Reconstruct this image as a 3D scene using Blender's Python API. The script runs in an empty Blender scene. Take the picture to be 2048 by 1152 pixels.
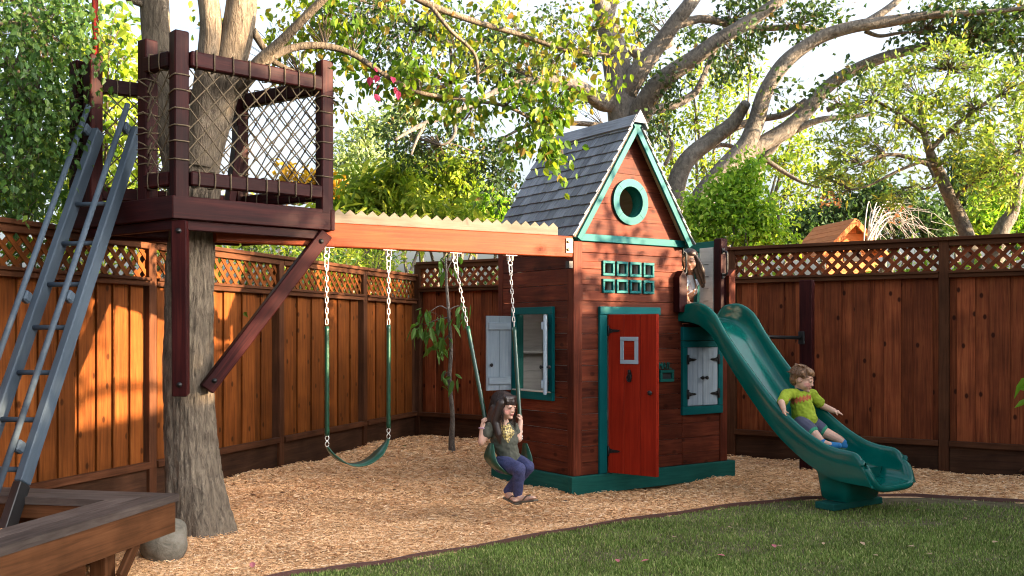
import bpy, bmesh, math, random
import numpy as np
from mathutils import Vector, Matrix, noise as mnoise
random.seed(7)
rng = np.random.default_rng(7)
R = math.radians
SC = bpy.context.scene
COL = SC.collection

# ------------------------------------------------------------------ camera
FPX, EYE, HX, HY = 1991.0, 1.3, 1024.0, 664.0     # focal length in photo pixels, eye height, principal column, horizon row
cam_d = bpy.data.cameras.new('camera')
cam_d.lens = 35.0; cam_d.sensor_width = 36.0
cam_d.shift_y = (HY - 576.0) / 2048.0
cam_d.clip_start = 0.05; cam_d.clip_end = 900.0
cam = bpy.data.objects.new('camera', cam_d); COL.objects.link(cam)
cam.location = (0, 0, EYE); cam.rotation_euler = (R(90), 0, 0)
SC.camera = cam

# ------------------------------------------------------------------ sky, sun, exposure
SUN_AZ, SUN_EL = 107.5, 12.0                       # degrees clockwise from +Y, degrees up
world = bpy.data.worlds.new('World'); SC.world = world; world.use_nodes = True
nt = world.node_tree; nt.nodes.clear()
o_ = nt.nodes.new('ShaderNodeOutputWorld'); bg = nt.nodes.new('ShaderNodeBackground')
sky = nt.nodes.new('ShaderNodeTexSky'); sky.sky_type = 'NISHITA'; sky.sun_disc = False
sky.sun_elevation = R(SUN_EL); sky.sun_rotation = R(SUN_AZ); sky.air_density = 1.0; sky.dust_density = 8.0; sky.ozone_density = 1.5
tc = nt.nodes.new('ShaderNodeTexCoord')
mp = nt.nodes.new('ShaderNodeMapping'); mp.inputs['Scale'].default_value = (1.0, 1.0, 2.6)
nz = nt.nodes.new('ShaderNodeTexNoise'); nz.inputs['Scale'].default_value = 2.3; nz.inputs['Detail'].default_value = 7; nz.inputs['Roughness'].default_value = .58
rp = nt.nodes.new('ShaderNodeValToRGB')
rp.color_ramp.elements[0].position = .34; rp.color_ramp.elements[0].color = (0, 0, 0, 1)
rp.color_ramp.elements[1].position = .66; rp.color_ramp.elements[1].color = (1, 1, 1, 1)
mx = nt.nodes.new('ShaderNodeMix'); mx.data_type = 'RGBA'
ml = nt.nodes.new('ShaderNodeMath'); ml.operation = 'MULTIPLY_ADD'; ml.inputs[1].default_value = .62; ml.inputs[2].default_value = .22
L_ = nt.links.new
bw = nt.nodes.new('ShaderNodeRGBToBW'); cl_ = nt.nodes.new('ShaderNodeVectorMath'); cl_.operation = 'SCALE'; cl_.inputs[0].default_value = (1.32, 1.40, 1.52)
L_(sky.outputs['Color'], bw.inputs['Color']); L_(bw.outputs['Val'], cl_.inputs['Scale']); L_(cl_.outputs[0], mx.inputs['B'])
L_(tc.outputs['Generated'], mp.inputs['Vector']); L_(mp.outputs['Vector'], nz.inputs['Vector'])
L_(nz.outputs['Fac'], rp.inputs['Fac']); L_(rp.outputs['Color'], ml.inputs[0]); L_(ml.outputs[0], mx.inputs['Factor'])
L_(sky.outputs['Color'], mx.inputs['A']); L_(mx.outputs['Result'], bg.inputs['Color'])
L_(bg.outputs['Background'], o_.inputs['Surface'])
bg.inputs['Strength'].default_value = 0.115
sd = bpy.data.lights.new('sun', 'SUN'); sd.energy = 4.5; sd.angle = R(0.6); sd.color = (1.0, .74, .46)
sun = bpy.data.objects.new('sun', sd); COL.objects.link(sun)
SDIR = Vector((math.sin(R(SUN_AZ)) * math.cos(R(SUN_EL)), math.cos(R(SUN_AZ)) * math.cos(R(SUN_EL)), math.sin(R(SUN_EL))))
sun.location = SDIR * 40; sun.rotation_euler = SDIR.to_track_quat('Z', 'Y').to_euler()
SC.view_settings.view_transform = 'Standard'; SC.view_settings.look = 'None'
SC.view_settings.exposure = 2.82; SC.view_settings.gamma = 1.0
SC.view_settings.use_curve_mapping = False
SC.render.engine = 'CYCLES'
cy = SC.cycles
cy.use_denoising = True; cy.filter_width = 1.1; cy.max_bounces = 7; cy.diffuse_bounces = 3; cy.transparent_max_bounces = 8
cy.glossy_bounces = 3; cy.transmission_bounces = 4; cy.caustics_reflective = False; cy.caustics_refractive = False
cy.sample_clamp_indirect = 6.0

# ------------------------------------------------------------------ helpers
UP = Vector((0, 0, 1))
def V(*a): return Vector(a)
def at(px, py, Y):
    """a point seen at photo pixel (px, py), Y metres in front of the camera"""
    return Vector(((px - HX) / FPX * Y, Y, EYE - (py - HY) / FPX * Y))
def tag(o, label=None, cat=None, group=None, kind=None):
    if label: o['label'] = label
    if cat: o['category'] = cat
    if group: o['group'] = group
    if kind: o['kind'] = kind
    return o
def thing(name, label, cat, loc=(0, 0, 0), group=None):
    o = bpy.data.objects.new(name, None); COL.objects.link(o)
    o.location = loc; o.empty_display_size = .1
    return tag(o, label, cat, group)
def wmat(o):
    m = Matrix.Translation(o.location) if o.rotation_mode == 'XYZ' and o.type == 'EMPTY' and o.parent is None else o.get('_m')
    return m
WM = {}
def link(name, mesh, parent=None, M=None, mat=None):
    o = bpy.data.objects.new(name, mesh); COL.objects.link(o)
    if mat is not None and not mesh.materials: mesh.materials.append(mat)
    M = M or Matrix.Identity(4)
    if parent is not None:
        o.parent = parent
        pm = WM.get(parent.name) or Matrix.Translation(parent.location)
        o.matrix_parent_inverse = pm.inverted()
    o.matrix_basis = M
    WM[o.name] = M
    return o
def frame(o, x, z=None):
    """matrix with origin o, X along x, Z near z"""
    x = Vector(x).normalized(); z = Vector(z) if z is not None else UP
    if abs(x.dot(z.normalized())) > .995: z = Vector((0, 1, 0)) if abs(x.y) < .9 else Vector((1, 0, 0))
    y = z.cross(x).normalized(); z = x.cross(y).normalized()
    M = Matrix((x, y, z)).transposed().to_4x4(); M.translation = o
    return M
class MB:
    def __init__(s): s.v = []; s.f = []; s.m = []; s.sm = []
    def add(s, vs, fs, mi=0, smooth=False):
        n = len(s.v); s.v += [tuple(v) for v in vs]
        s.f += [tuple(i + n for i in f) for f in fs]; s.m += [mi] * len(fs); s.sm += [smooth] * len(fs)
    def box(s, M, sx, sy, sz, b=0.0, mi=0):
        """box of full size (sx,sy,sz) centred on M, chamfered by b"""
        hx, hy, hz = sx / 2, sy / 2, sz / 2
        b = min(b, hx * .49, hy * .49, hz * .49)
        if b <= 0:
            vs = [M @ Vector((x, y, z)) for x in (-hx, hx) for y in (-hy, hy) for z in (-hz, hz)]
            s.add(vs, [(0, 1, 3, 2), (4, 6, 7, 5), (0, 4, 5, 1), (2, 3, 7, 6), (0, 2, 6, 4), (1, 5, 7, 3)], mi); return
        vs = []; idx = {}
        for ix in (-1, 1):
            for iy in (-1, 1):
                for iz in (-1, 1):
                    c = (ix, iy, iz)
                    for a in range(3):
                        p = [ix * (hx - b), iy * (hy - b), iz * (hz - b)]
                        p[a] = c[a] * (hx, hy, hz)[a]
                        idx[(c, a)] = len(vs); vs.append(M @ Vector(p))
        fs = []
        def face(q, nrm):
            P = [vs[i] for i in q]
            n = (P[1] - P[0]).cross(P[2] - P[0])
            fs.append(tuple(q) if n.dot(nrm) > 0 else tuple(reversed(q)))
        R3 = M.to_3x3()
        for a in range(3):
            o1, o2 = [i for i in range(3) if i != a]
            for sg in (-1, 1):
                q = []
                for s1, s2 in ((-1, -1), (1, -1), (1, 1), (-1, 1)):
                    c = [0, 0, 0]; c[a] = sg; c[o1] = s1; c[o2] = s2; q.append(idx[(tuple(c), a)])
                n = [0, 0, 0]; n[a] = sg; face(q, R3 @ Vector(n))
        for a in range(3):
            o1, o2 = [i for i in range(3) if i != a]
            for s1 in (-1, 1):
                for s2 in (-1, 1):
                    c0 = [0, 0, 0]; c0[a] = -1; c0[o1] = s1; c0[o2] = s2; c1 = list(c0); c1[a] = 1
                    q = [idx[(tuple(c0), o1)], idx[(tuple(c0), o2)], idx[(tuple(c1), o2)], idx[(tuple(c1), o1)]]
                    n = [0, 0, 0]; n[o1] = s1; n[o2] = s2; face(q, R3 @ Vector(n))
        for ix in (-1, 1):
            for iy in (-1, 1):
                for iz in (-1, 1):
                    c = (ix, iy, iz); face([idx[(c, 0)], idx[(c, 1)], idx[(c, 2)]], R3 @ Vector(c))
        s.add(vs, fs, mi)
    def tube(s, pts, rad, n=8, mi=0, cap=True, smooth=True, wob=0.0, seed=0.0, closed=False):
        pts = [Vector(p) for p in pts]; k = len(pts)
        if not hasattr(rad, '__len__'): rad = [rad] * k
        vs = []; u = None
        for i, p in enumerate(pts):
            if closed: t = (pts[(i + 1) % k] - pts[i - 1]).normalized()
            else: t = (pts[min(i + 1, k - 1)] - pts[max(i - 1, 0)])
            t = t.normalized() if t.length > 1e-9 else Vector((0, 0, 1))
            if u is None: u = t.orthogonal().normalized()
            u = (u - t * u.dot(t)); u = u.normalized() if u.length > 1e-6 else t.orthogonal().normalized()
            w = t.cross(u)
            for j in range(n):
                a = 2 * math.pi * j / n; r = rad[i]
                if wob:
                    d = u * math.cos(a) + w * math.sin(a)
                    r *= 1 + wob * mnoise.noise(Vector((d.x * 1.7 + seed, d.y * 1.7, p.z * 1.1 + p.x)))
                vs.append(p + (u * math.cos(a) + w * math.sin(a)) * r)
        fs = [(i * n + j, i * n + (j + 1) % n, (i + 1) * n + (j + 1) % n, (i + 1) * n + j) for i in range(k - 1) for j in range(n)]
        if closed: fs += [((k - 1) * n + j, (k - 1) * n + (j + 1) % n, (j + 1) % n, j) for j in range(n)]
        elif cap: fs += [tuple(range(n - 1, -1, -1)), tuple(range((k - 1) * n, k * n))]
        s.add(vs, fs, mi, smooth)
    def prism(s, poly, M, h, mi=0):
        """polygon in M's XY plane (counter-clockwise), thickness h along +Z"""
        n = len(poly)
        vs = [M @ Vector((x, y, 0)) for x, y in poly] + [M @ Vector((x, y, h)) for x, y in poly]
        s.add(vs, [tuple(range(n - 1, -1, -1)), tuple(range(n, 2 * n))] + [(i, (i + 1) % n, n + (i + 1) % n, n + i) for i in range(n)], mi)
    def lathe(s, prof, M, n=16, mi=0, cap=True):
        vs = [M @ Vector((r * math.cos(2 * math.pi * j / n), r * math.sin(2 * math.pi * j / n), z)) for r, z in prof for j in range(n)]
        k = len(prof)
        fs = [(i * n + j, i * n + (j + 1) % n, (i + 1) * n + (j + 1) % n, (i + 1) * n + j) for i in range(k - 1) for j in range(n)]
        if cap: fs += [tuple(range(n - 1, -1, -1)), tuple(range((k - 1) * n, k * n))]
        s.add(vs, fs, mi, True)
    def mesh(s, name, mats):
        me = bpy.data.meshes.new(name); me.from_pydata(s.v, [], s.f)
        for m in (mats if isinstance(mats, (list, tuple)) else [mats]): me.materials.append(m)
        me.polygons.foreach_set('material_index', s.m); me.polygons.foreach_set('use_smooth', s.sm)
        me.update(); return me
    def build(s, name, mats, parent=None, M=None):
        return link(name, s.mesh(name, mats), parent, M)
PCACHE = {}
def plank(name, parent, c, x, z, L, W, T, mat, b=.003):
    """a beam: length L along x (grain), thickness T along z, width W across; centred on c"""
    key = (round(L, 3), round(W, 3), round(T, 3), mat.name, b)
    me = PCACHE.get(key)
    if me is None:
        mb = MB(); mb.box(Matrix.Identity(4), L, W, T, b); me = PCACHE[key] = mb.mesh(name, mat)
    return link(name, me, parent, frame(c, x, z))
def plank2(name, parent, p, q, z, W, T, mat, b=.003):
    p = Vector(p); q = Vector(q)
    return plank(name, parent, (p + q) / 2, q - p, z, (q - p).length, W, T, mat, b)
def smooth_path(pts, n=6):
    pts = [Vector(p) for p in pts]; out = []
    for i in range(len(pts) - 1):
        p0 = pts[max(i - 1, 0)]; p1 = pts[i]; p2 = pts[i + 1]; p3 = pts[min(i + 2, len(pts) - 1)]
        for j in range(n):
            t = j / n
            out.append(.5 * ((2 * p1) + (p2 - p0) * t + (2 * p0 - 5 * p1 + 4 * p2 - p3) * t * t + (3 * p1 - p0 - 3 * p2 + p3) * t ** 3))
    out.append(pts[-1]); return out
def lerp_list(vals, n):
    return [float(x) for x in np.interp(np.linspace(0, len(vals) - 1, n), range(len(vals)), vals)]
def np_mesh(name, verts, faces, mats, mi=None, smooth=False):
    me = bpy.data.meshes.new(name); nv = len(verts); nf, k = faces.shape
    me.vertices.add(nv); me.vertices.foreach_set('co', np.ascontiguousarray(verts, dtype=np.float32).ravel())
    me.loops.add(nf * k); me.loops.foreach_set('vertex_index', np.ascontiguousarray(faces, dtype=np.int32).ravel())
    me.polygons.add(nf); me.polygons.foreach_set('loop_start', np.arange(0, nf * k, k, dtype=np.int32))
    try: me.polygons.foreach_set('loop_total', np.full(nf, k, dtype=np.int32))
    except Exception: pass
    for m in (mats if isinstance(mats, (list, tuple)) else [mats]): me.materials.append(m)
    if mi is not None: me.polygons.foreach_set('material_index', np.asarray(mi, dtype=np.int32))
    me.polygons.foreach_set('use_smooth', np.full(nf, smooth))
    me.update(calc_edges=True); me.validate(); return me

# ------------------------------------------------------------------ materials
def _new(name):
    m = bpy.data.materials.new(name); m.use_nodes = True
    n = m.node_tree.nodes; b = n['Principled BSDF']
    return m, m.node_tree, n, b
def rgba(c): return (c[0], c[1], c[2], 1)
def mk(n, typ, **kw):
    x = n.new(typ)
    for k, v in kw.items(): setattr(x, k, v)
    return x
def ramp(n, stops, interp='LINEAR'):
    r = n.new('ShaderNodeValToRGB'); cr = r.color_ramp; cr.interpolation = interp
    cr.elements[0].position = stops[0][0]; cr.elements[0].color = rgba(stops[0][1])
    cr.elements[1].position = stops[-1][0]; cr.elements[1].color = rgba(stops[-1][1])
    for p, c in stops[1:-1]: cr.elements.new(p).color = rgba(c)
    return r
def wood(name, dark, mid, light, rough=.6, sx=1.3, sy=26, var=.25, bump=.25, knots=0.0, blotch=.35, spec=.1, paint=False, wear=0.0, wear_c=(.5, .5, .5)):
    """boards: grain runs along local X; every object gets its own offset and tone"""
    m, t, n, b = _new(name); lk = t.links.new
    tc = mk(n, 'ShaderNodeTexCoord'); oi = mk(n, 'ShaderNodeObjectInfo')
    off = mk(n, 'ShaderNodeVectorMath', operation='SCALE'); off.inputs[0].default_value = (37.0, 91.0, 53.0); lk(oi.outputs['Random'], off.inputs['Scale'])
    ad = mk(n, 'ShaderNodeVectorMath', operation='ADD'); lk(tc.outputs['Object'], ad.inputs[0]); lk(off.outputs[0], ad.inputs[1])
    mp = mk(n, 'ShaderNodeMapping'); mp.inputs['Scale'].default_value = (sx, sy, sy); lk(ad.outputs[0], mp.inputs['Vector'])
    g = mk(n, 'ShaderNodeTexNoise'); g.inputs['Scale'].default_value = 2.2; g.inputs['Detail'].default_value = 6; g.inputs['Roughness'].default_value = .62; g.inputs['Distortion'].default_value = .9
    lk(mp.outputs[0], g.inputs['Vector'])
    r = ramp(n, [(.25, dark), (.5, mid), (.78, light)]); lk(g.outputs['Fac'], r.inputs['Fac'])
    bl = mk(n, 'ShaderNodeTexNoise'); bl.inputs['Scale'].default_value = 3.1; bl.inputs['Detail'].default_value = 4
    lk(ad.outputs[0], bl.inputs['Vector'])
    v1 = mk(n, 'ShaderNodeMapRange'); v1.inputs['From Min'].default_value = .3; v1.inputs['From Max'].default_value = .7
    v1.inputs['To Min'].default_value = 1 - blotch; v1.inputs['To Max'].default_value = 1 + blotch * .6; lk(bl.outputs['Fac'], v1.inputs['Value'])
    v2 = mk(n, 'ShaderNodeMapRange'); v2.inputs['To Min'].default_value = 1 - var; v2.inputs['To Max'].default_value = 1 + var
    wn = mk(n, 'ShaderNodeMath', operation='FRACT'); wm_ = mk(n, 'ShaderNodeMath', operation='MULTIPLY'); wm_.inputs[1].default_value = 17.31
    lk(oi.outputs['Random'], wm_.inputs[0]); lk(wm_.outputs[0], wn.inputs[0]); lk(wn.outputs[0], v2.inputs['Value'])
    mm = mk(n, 'ShaderNodeMath', operation='MULTIPLY'); lk(v1.outputs[0], mm.inputs[0]); lk(v2.outputs[0], mm.inputs[1])
    sc = mk(n, 'ShaderNodeVectorMath', operation='SCALE'); lk(r.outputs['Color'], sc.inputs[0]); lk(mm.outputs[0], sc.inputs['Scale'])
    last = sc.outputs[0]
    if knots > 0:
        kp = mk(n, 'ShaderNodeMapping'); kp.inputs['Scale'].default_value = (4.2, 6.5, 1.0); lk(ad.outputs[0], kp.inputs['Vector'])
        vo = mk(n, 'ShaderNodeTexVoronoi', voronoi_dimensions='2D'); vo.inputs['Scale'].default_value = 1.0; vo.inputs['Randomness'].default_value = 1.0; lk(kp.outputs[0], vo.inputs['Vector'])
        kr = ramp(n, [(.07, (1, 1, 1)), (.13, (0, 0, 0))]); lk(vo.outputs['Distance'], kr.inputs['Fac'])
        km = mk(n, 'ShaderNodeMix', data_type='RGBA'); km.inputs['B'].default_value = rgba([c * .28 for c in dark])
        kf = mk(n, 'ShaderNodeMath', operation='MULTIPLY'); kg = mk(n, 'ShaderNodeMath', operation='GREATER_THAN'); kg.inputs[1].default_value = .62; ks_ = mk(n, 'ShaderNodeSeparateColor'); lk(vo.outputs['Color'], ks_.inputs[0]); lk(ks_.outputs[0], kg.inputs[0]); kh = mk(n, 'ShaderNodeMath', operation='MULTIPLY'); kh.inputs[1].default_value = knots; lk(kg.outputs[0], kh.inputs[0]); lk(kh.outputs[0], kf.inputs[1]); lk(kr.outputs['Color'], kf.inputs[0])
        lk(kf.outputs[0], km.inputs['Factor']); lk(last, km.inputs['A']); last = km.outputs['Result']
    if wear > 0:
        w = mk(n, 'ShaderNodeTexNoise'); w.inputs['Scale'].default_value = 9; w.inputs['Detail'].default_value = 8; w.inputs['Roughness'].default_value = .7; lk(ad.outputs[0], w.inputs['Vector'])
        wr = ramp(n, [(.6, (0, 0, 0)), (.72, (1, 1, 1))]); lk(w.outputs['Fac'], wr.inputs['Fac'])
        wf = mk(n, 'ShaderNodeMath', operation='MULTIPLY'); wf.inputs[1].default_value = wear; lk(wr.outputs['Color'], wf.inputs[0])
        wx = mk(n, 'ShaderNodeMix', data_type='RGBA'); wx.inputs['B'].default_value = rgba(wear_c); lk(wf.outputs[0], wx.inputs['Factor']); lk(last, wx.inputs['A']); last = wx.outputs['Result']
    lk(last, b.inputs['Base Color'])
    b.inputs['Roughness'].default_value = rough; b.inputs['Specular IOR Level'].default_value = spec
    bp = mk(n, 'ShaderNodeBump'); bp.inputs['Strength'].default_value = bump; bp.inputs['Distance'].default_value = .004
    lk(g.outputs['Fac'], bp.inputs['Height']); lk(bp.outputs[0], b.inputs['Normal'])
    return m
def plain(name, c, rough=.5, metal=0.0, spec=.5, var=.12, scale=30, bump=0.0, bscale=200):
    m, t, n, b = _new(name); lk = t.links.new
    tc = mk(n, 'ShaderNodeTexCoord'); g = mk(n, 'ShaderNodeTexNoise'); g.inputs['Scale'].default_value = scale; g.inputs['Detail'].default_value = 5
    lk(tc.outputs['Object'], g.inputs['Vector'])
    r = ramp(n, [(.3, [x * (1 - var) for x in c]), (.7, [min(1, x * (1 + var)) for x in c])]); lk(g.outputs['Fac'], r.inputs['Fac']); lk(r.outputs['Color'], b.inputs['Base Color'])
    b.inputs['Roughness'].default_value = rough; b.inputs['Metallic'].default_value = metal; b.inputs['Specular IOR Level'].default_value = spec
    if bump:
        g2 = mk(n, 'ShaderNodeTexNoise'); g2.inputs['Scale'].default_value = bscale; lk(tc.outputs['Object'], g2.inputs['Vector'])
        bp = mk(n, 'ShaderNodeBump'); bp.inputs['Strength'].default_value = bump; bp.inputs['Distance'].default_value = .003; lk(g2.outputs['Fac'], bp.inputs['Height']); lk(bp.outputs[0], b.inputs['Normal'])
    return m
def leafmat(name, stops, trans=.45, rough=.5, spec=.25):
    """stops: colour ramp over a random value per leaf"""
    m, t, n, b = _new(name); lk = t.links.new
    ge = mk(n, 'ShaderNodeNewGeometry'); r = ramp(n, stops); lk(ge.outputs['Random Per Island'], r.inputs['Fac'])
    lk(r.outputs['Color'], b.inputs['Base Color']); b.inputs['Roughness'].default_value = rough; b.inputs['Specular IOR Level'].default_value = spec
    tr = mk(n, 'ShaderNodeBsdfTranslucent')
    sc = mk(n, 'ShaderNodeVectorMath', operation='MULTIPLY'); sc.inputs[1].default_value = (1.25, 1.3, .55); lk(r.outputs['Color'], sc.inputs[0]); lk(sc.outputs[0], tr.inputs['Color'])
    ms = mk(n, 'ShaderNodeMixShader'); ms.inputs[0].default_value = trans
    lk(b.outputs[0], ms.inputs[1]); lk(tr.outputs[0], ms.inputs[2]); lk(ms.outputs[0], n['Material Output'].inputs['Surface'])
    return m
def barkmat(name, c0, c1, c2, sx=5, sz=1.0, bump=.8, scale=6):
    m, t, n, b = _new(name); lk = t.links.new
    tc = mk(n, 'ShaderNodeTexCoord'); mp = mk(n, 'ShaderNodeMapping'); mp.inputs['Scale'].default_value = (sx, sx, sz); lk(tc.outputs['Object'], mp.inputs['Vector'])
    g = mk(n, 'ShaderNodeTexNoise'); g.inputs['Scale'].default_value = scale; g.inputs['Detail'].default_value = 8; g.inputs['Roughness'].default_value = .65; g.inputs['Distortion'].default_value = .6; lk(mp.outputs[0], g.inputs['Vector'])
    r = ramp(n, [(.3, c0), (.5, c1), (.72, c2)]); lk(g.outputs['Fac'], r.inputs['Fac'])
    g3 = mk(n, 'ShaderNodeTexNoise'); g3.inputs['Scale'].default_value = 2.0; g3.inputs['Detail'].default_value = 3; lk(tc.outputs['Object'], g3.inputs['Vector'])
    v1 = mk(n, 'ShaderNodeMapRange'); v1.inputs['From Min'].default_value = .3; v1.inputs['From Max'].default_value = .7; v1.inputs['To Min'].default_value = .7; v1.inputs['To Max'].default_value = 1.25; lk(g3.outputs['Fac'], v1.inputs['Value'])
    sc = mk(n, 'ShaderNodeVectorMath', operation='SCALE'); lk(r.outputs['Color'], sc.inputs[0]); lk(v1.outputs[0], sc.inputs['Scale']); lk(sc.outputs[0], b.inputs['Base Color'])
    b.inputs['Roughness'].default_value = .9; b.inputs['Specular IOR Level'].default_value = .15
    bp = mk(n, 'ShaderNodeBump'); bp.inputs['Strength'].default_value = bump; bp.inputs['Distance'].default_value = .03; lk(g.outputs['Fac'], bp.inputs['Height']); lk(bp.outputs[0], b.inputs['Normal'])
    return m
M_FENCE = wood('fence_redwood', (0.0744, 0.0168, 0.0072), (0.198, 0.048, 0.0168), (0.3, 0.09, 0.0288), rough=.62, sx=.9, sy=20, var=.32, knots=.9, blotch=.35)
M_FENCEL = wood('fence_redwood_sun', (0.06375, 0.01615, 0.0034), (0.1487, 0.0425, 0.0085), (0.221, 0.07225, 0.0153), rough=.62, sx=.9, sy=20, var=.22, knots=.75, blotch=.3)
M_FENCEF = wood('fence_frame_wood', (0.045, 0.0156, 0.0072), (0.081, 0.03, 0.0132), (0.114, 0.045, 0.021), rough=.7, sx=1.0, sy=22, var=.2, blotch=.35)
M_KICK = wood('kickboard_wood', (0.02869, 0.01275, 0.00765), (0.05419, 0.02423, 0.01275), (0.08288, 0.03825, 0.01912), rough=.75, sx=1.0, sy=14, var=.15, blotch=.45)
M_TREEHOUSE = wood('dark_cherry_stain', (0.009275, 0.001686, 0.00253), (0.02445, 0.003794, 0.004216), (0.05059, 0.009275, 0.007167), rough=.55, sx=.9, sy=24, var=.18, blotch=.35, spec=.1, bump=.15)
M_BEAM = wood('orange_cedar_beam', (.10, .018, .006), (.17, .032, .009), (.23, .055, .016), rough=.5, sx=.7, sy=26, var=.08, blotch=.15)
M_GREYWOOD = wood('weathered_grey_wood', (0.09273, 0.07589, 0.05902), (0.1307, 0.1117, 0.08857), (0.1602, 0.1391, 0.1138), rough=.75, sx=1, sy=14, var=.1, blotch=.2)
M_SIDING = wood('redbrown_siding', (.038, .007, .004), (.10, .021, .010), (.16, .042, .018), rough=.6, sx=1.1, sy=18, var=.24, blotch=.45, knots=.6, bump=.25, wear=.22, wear_c=(.12, .06, .04))
M_TEAL = wood('teal_paint', (0, 0.092, 0.1), (0.001714, 0.09425, 0.09828), (0.006854, 0.1142, 0.1171), rough=.5, sx=1.3, sy=18, var=.07, blotch=.15, bump=.15, wear=.25, wear_c=(0.02856, 0.1142, 0.1142))
M_DGREEN = wood('dark_green_paint', (0.006552, 0.06552, 0.0546), (0.01092, 0.09282, 0.07644), (0.01638, 0.1201, 0.09828), rough=.55, sx=1.3, sy=18, var=.07, blotch=.2, bump=.15)
M_RED = wood('red_door_stain', (0.187, 0.00935, 0.00374), (0.2712, 0.01589, 0.00561), (0.3366, 0.02805, 0.00935), rough=.5, sx=.8, sy=20, var=.1, blotch=.15, bump=.15)
M_BLUEGREY = wood('blue_grey_paint', (0.04185, 0.05859, 0.08091), (0.05301, 0.07254, 0.09598), (0.06696, 0.08649, 0.1116), rough=.5, sx=1.3, sy=12, var=.06, blotch=.12, bump=.1)
M_SHUTTER = wood('pale_blue_shutter', (.26, .33, .40), (.32, .39, .46), (.38, .45, .51), rough=.55, sx=1.2, sy=16, var=.05, blotch=.12, bump=.15)
M_WHITEWASH = wood('whitewashed_board', (.42, .40, .37), (.55, .53, .49), (.64, .62, .58), rough=.65, sx=1.2, sy=16, var=.06, blotch=.15, bump=.15)
M_SHINGLE = wood('grey_shingle', (0.1138, 0.1198, 0.1438), (0.1917, 0.2036, 0.2336), (0.2816, 0.2935, 0.3294), rough=.7, sx=2.2, sy=40, var=.22, blotch=.3, bump=.4)
M_SOFFIT = wood('bare_pine_soffit', (.38, .26, .15), (.50, .37, .23), (.58, .45, .30), rough=.7, sx=1, sy=16, var=.05, blotch=.12)
M_BENCHTOP = wood('weathered_bench_top', (0.04025, 0.0299, 0.0253), (0.0759, 0.0575, 0.04945), (0.115, 0.092, 0.0805), rough=.75, sx=1.4, sy=16, var=.12, blotch=.3, wear=.25, wear_c=(0.069, 0.03105, 0.0207))
M_BENCH = wood('brown_bench_skirt', (0.051, 0.0192, 0.0084), (0.093, 0.0372, 0.015), (0.129, 0.054, 0.024), rough=.6, sx=.8, sy=20, var=.1, blotch=.4)
M_ORANGE = wood('new_cedar', (.42, .13, .04), (.52, .18, .06), (.60, .24, .09), rough=.6, sx=1, sy=16, var=.1, blotch=.15)
M_BLACK = plain('black_iron', (.012, .012, .013), rough=.45, metal=.3)
M_CHAIN = plain('pale_coated_chain', (0.527, 0.493, 0.459), rough=.35, metal=.35)
M_STEEL = plain('galvanised_steel', (.6, .6, .58), rough=.3, metal=.9)
M_BRONZE = plain('bronze_bracket', (.22, .17, .10), rough=.5, metal=.4)
M_SLEEVE = plain('green_vinyl_sleeve', (0.0032, 0.04, 0.02), rough=.28, spec=.6, scale=60, var=.25, bump=.3, bscale=60)
M_SEAT = plain('green_rubber_seat', (0.0042, 0.0595, 0.0315), rough=.4, spec=.5)
M_SLIDE = plain('green_slide_plastic', (0.00108, 0.1134, 0.0918), rough=.20, spec=.5, var=.05, scale=8)
def slidemat():
    m, t, n, b = _new('green_slide_plastic'); lk = t.links.new; tc = mk(n, 'ShaderNodeTexCoord')
    mp = mk(n, 'ShaderNodeMapping'); mp.inputs['Rotation'].default_value = (0, 0, R(-55)); mp.inputs['Scale'].default_value = (60, 4, 4); lk(tc.outputs['Object'], mp.inputs['Vector'])
    g = mk(n, 'ShaderNodeTexNoise'); g.inputs['Scale'].default_value = 1.5; g.inputs['Detail'].default_value = 6; lk(mp.outputs[0], g.inputs['Vector'])
    g2 = mk(n, 'ShaderNodeTexNoise'); g2.inputs['Scale'].default_value = 5; g2.inputs['Detail'].default_value = 6; lk(tc.outputs['Object'], g2.inputs['Vector'])
    r = ramp(n, [(.35, (.0003, .085, .068)), (.62, (.0005, .105, .083)), (.85, (.012, .13, .105))]); lk(g2.outputs['Fac'], r.inputs['Fac']); lk(r.outputs['Color'], b.inputs['Base Color'])
    q = mk(n, 'ShaderNodeMapRange'); q.inputs['From Min'].default_value = .35; q.inputs['From Max'].default_value = .75; q.inputs['To Min'].default_value = .07; q.inputs['To Max'].default_value = .20; lk(g.outputs['Fac'], q.inputs['Value']); lk(q.outputs[0], b.inputs['Roughness']); b.inputs['Specular IOR Level'].default_value = .4
    return m
M_SLIDE = slidemat()
M_ROPE = plain('natural_rope', (0.1184, 0.09108, 0.05919), rough=.9, spec=.1, var=.3, scale=200, bump=.6, bscale=400)
M_REDPOLE = plain('red_painted_pole', (0.2057, 0.01683, 0.01309), rough=.4)
M_OPENING_SHADE = plain('painted_opening_shade', (.02, .02, .02), rough=.8)  # flat dark colour standing in for the shade inside openings
M_BOULDER = barkmat('boulder_stone', (0.105, 0.09375, 0.075), (0.18, 0.1613, 0.1275), (0.255, 0.2325, 0.195), sx=1, sz=1, bump=.35, scale=14)
M_BARK = barkmat('shaggy_bark', (.065, .05, .038), (.165, .13, .095), (.27, .215, .155), sx=7, sz=1.5, bump=1.0, scale=6)
M_OAK = barkmat('oak_bark', (0.08, 0.068, 0.06), (0.152, 0.132, 0.112), (0.24, 0.208, 0.176), sx=2.5, sz=1.6, bump=1.0, scale=9)
M_TWIG = barkmat('twig_bark', (.05, .04, .03), (.09, .07, .05), (.14, .11, .08), sx=4, sz=1, bump=.4, scale=9)
M_GREYTWIG = plain('grey_dead_wood', (.42, .40, .37), rough=.9)
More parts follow.
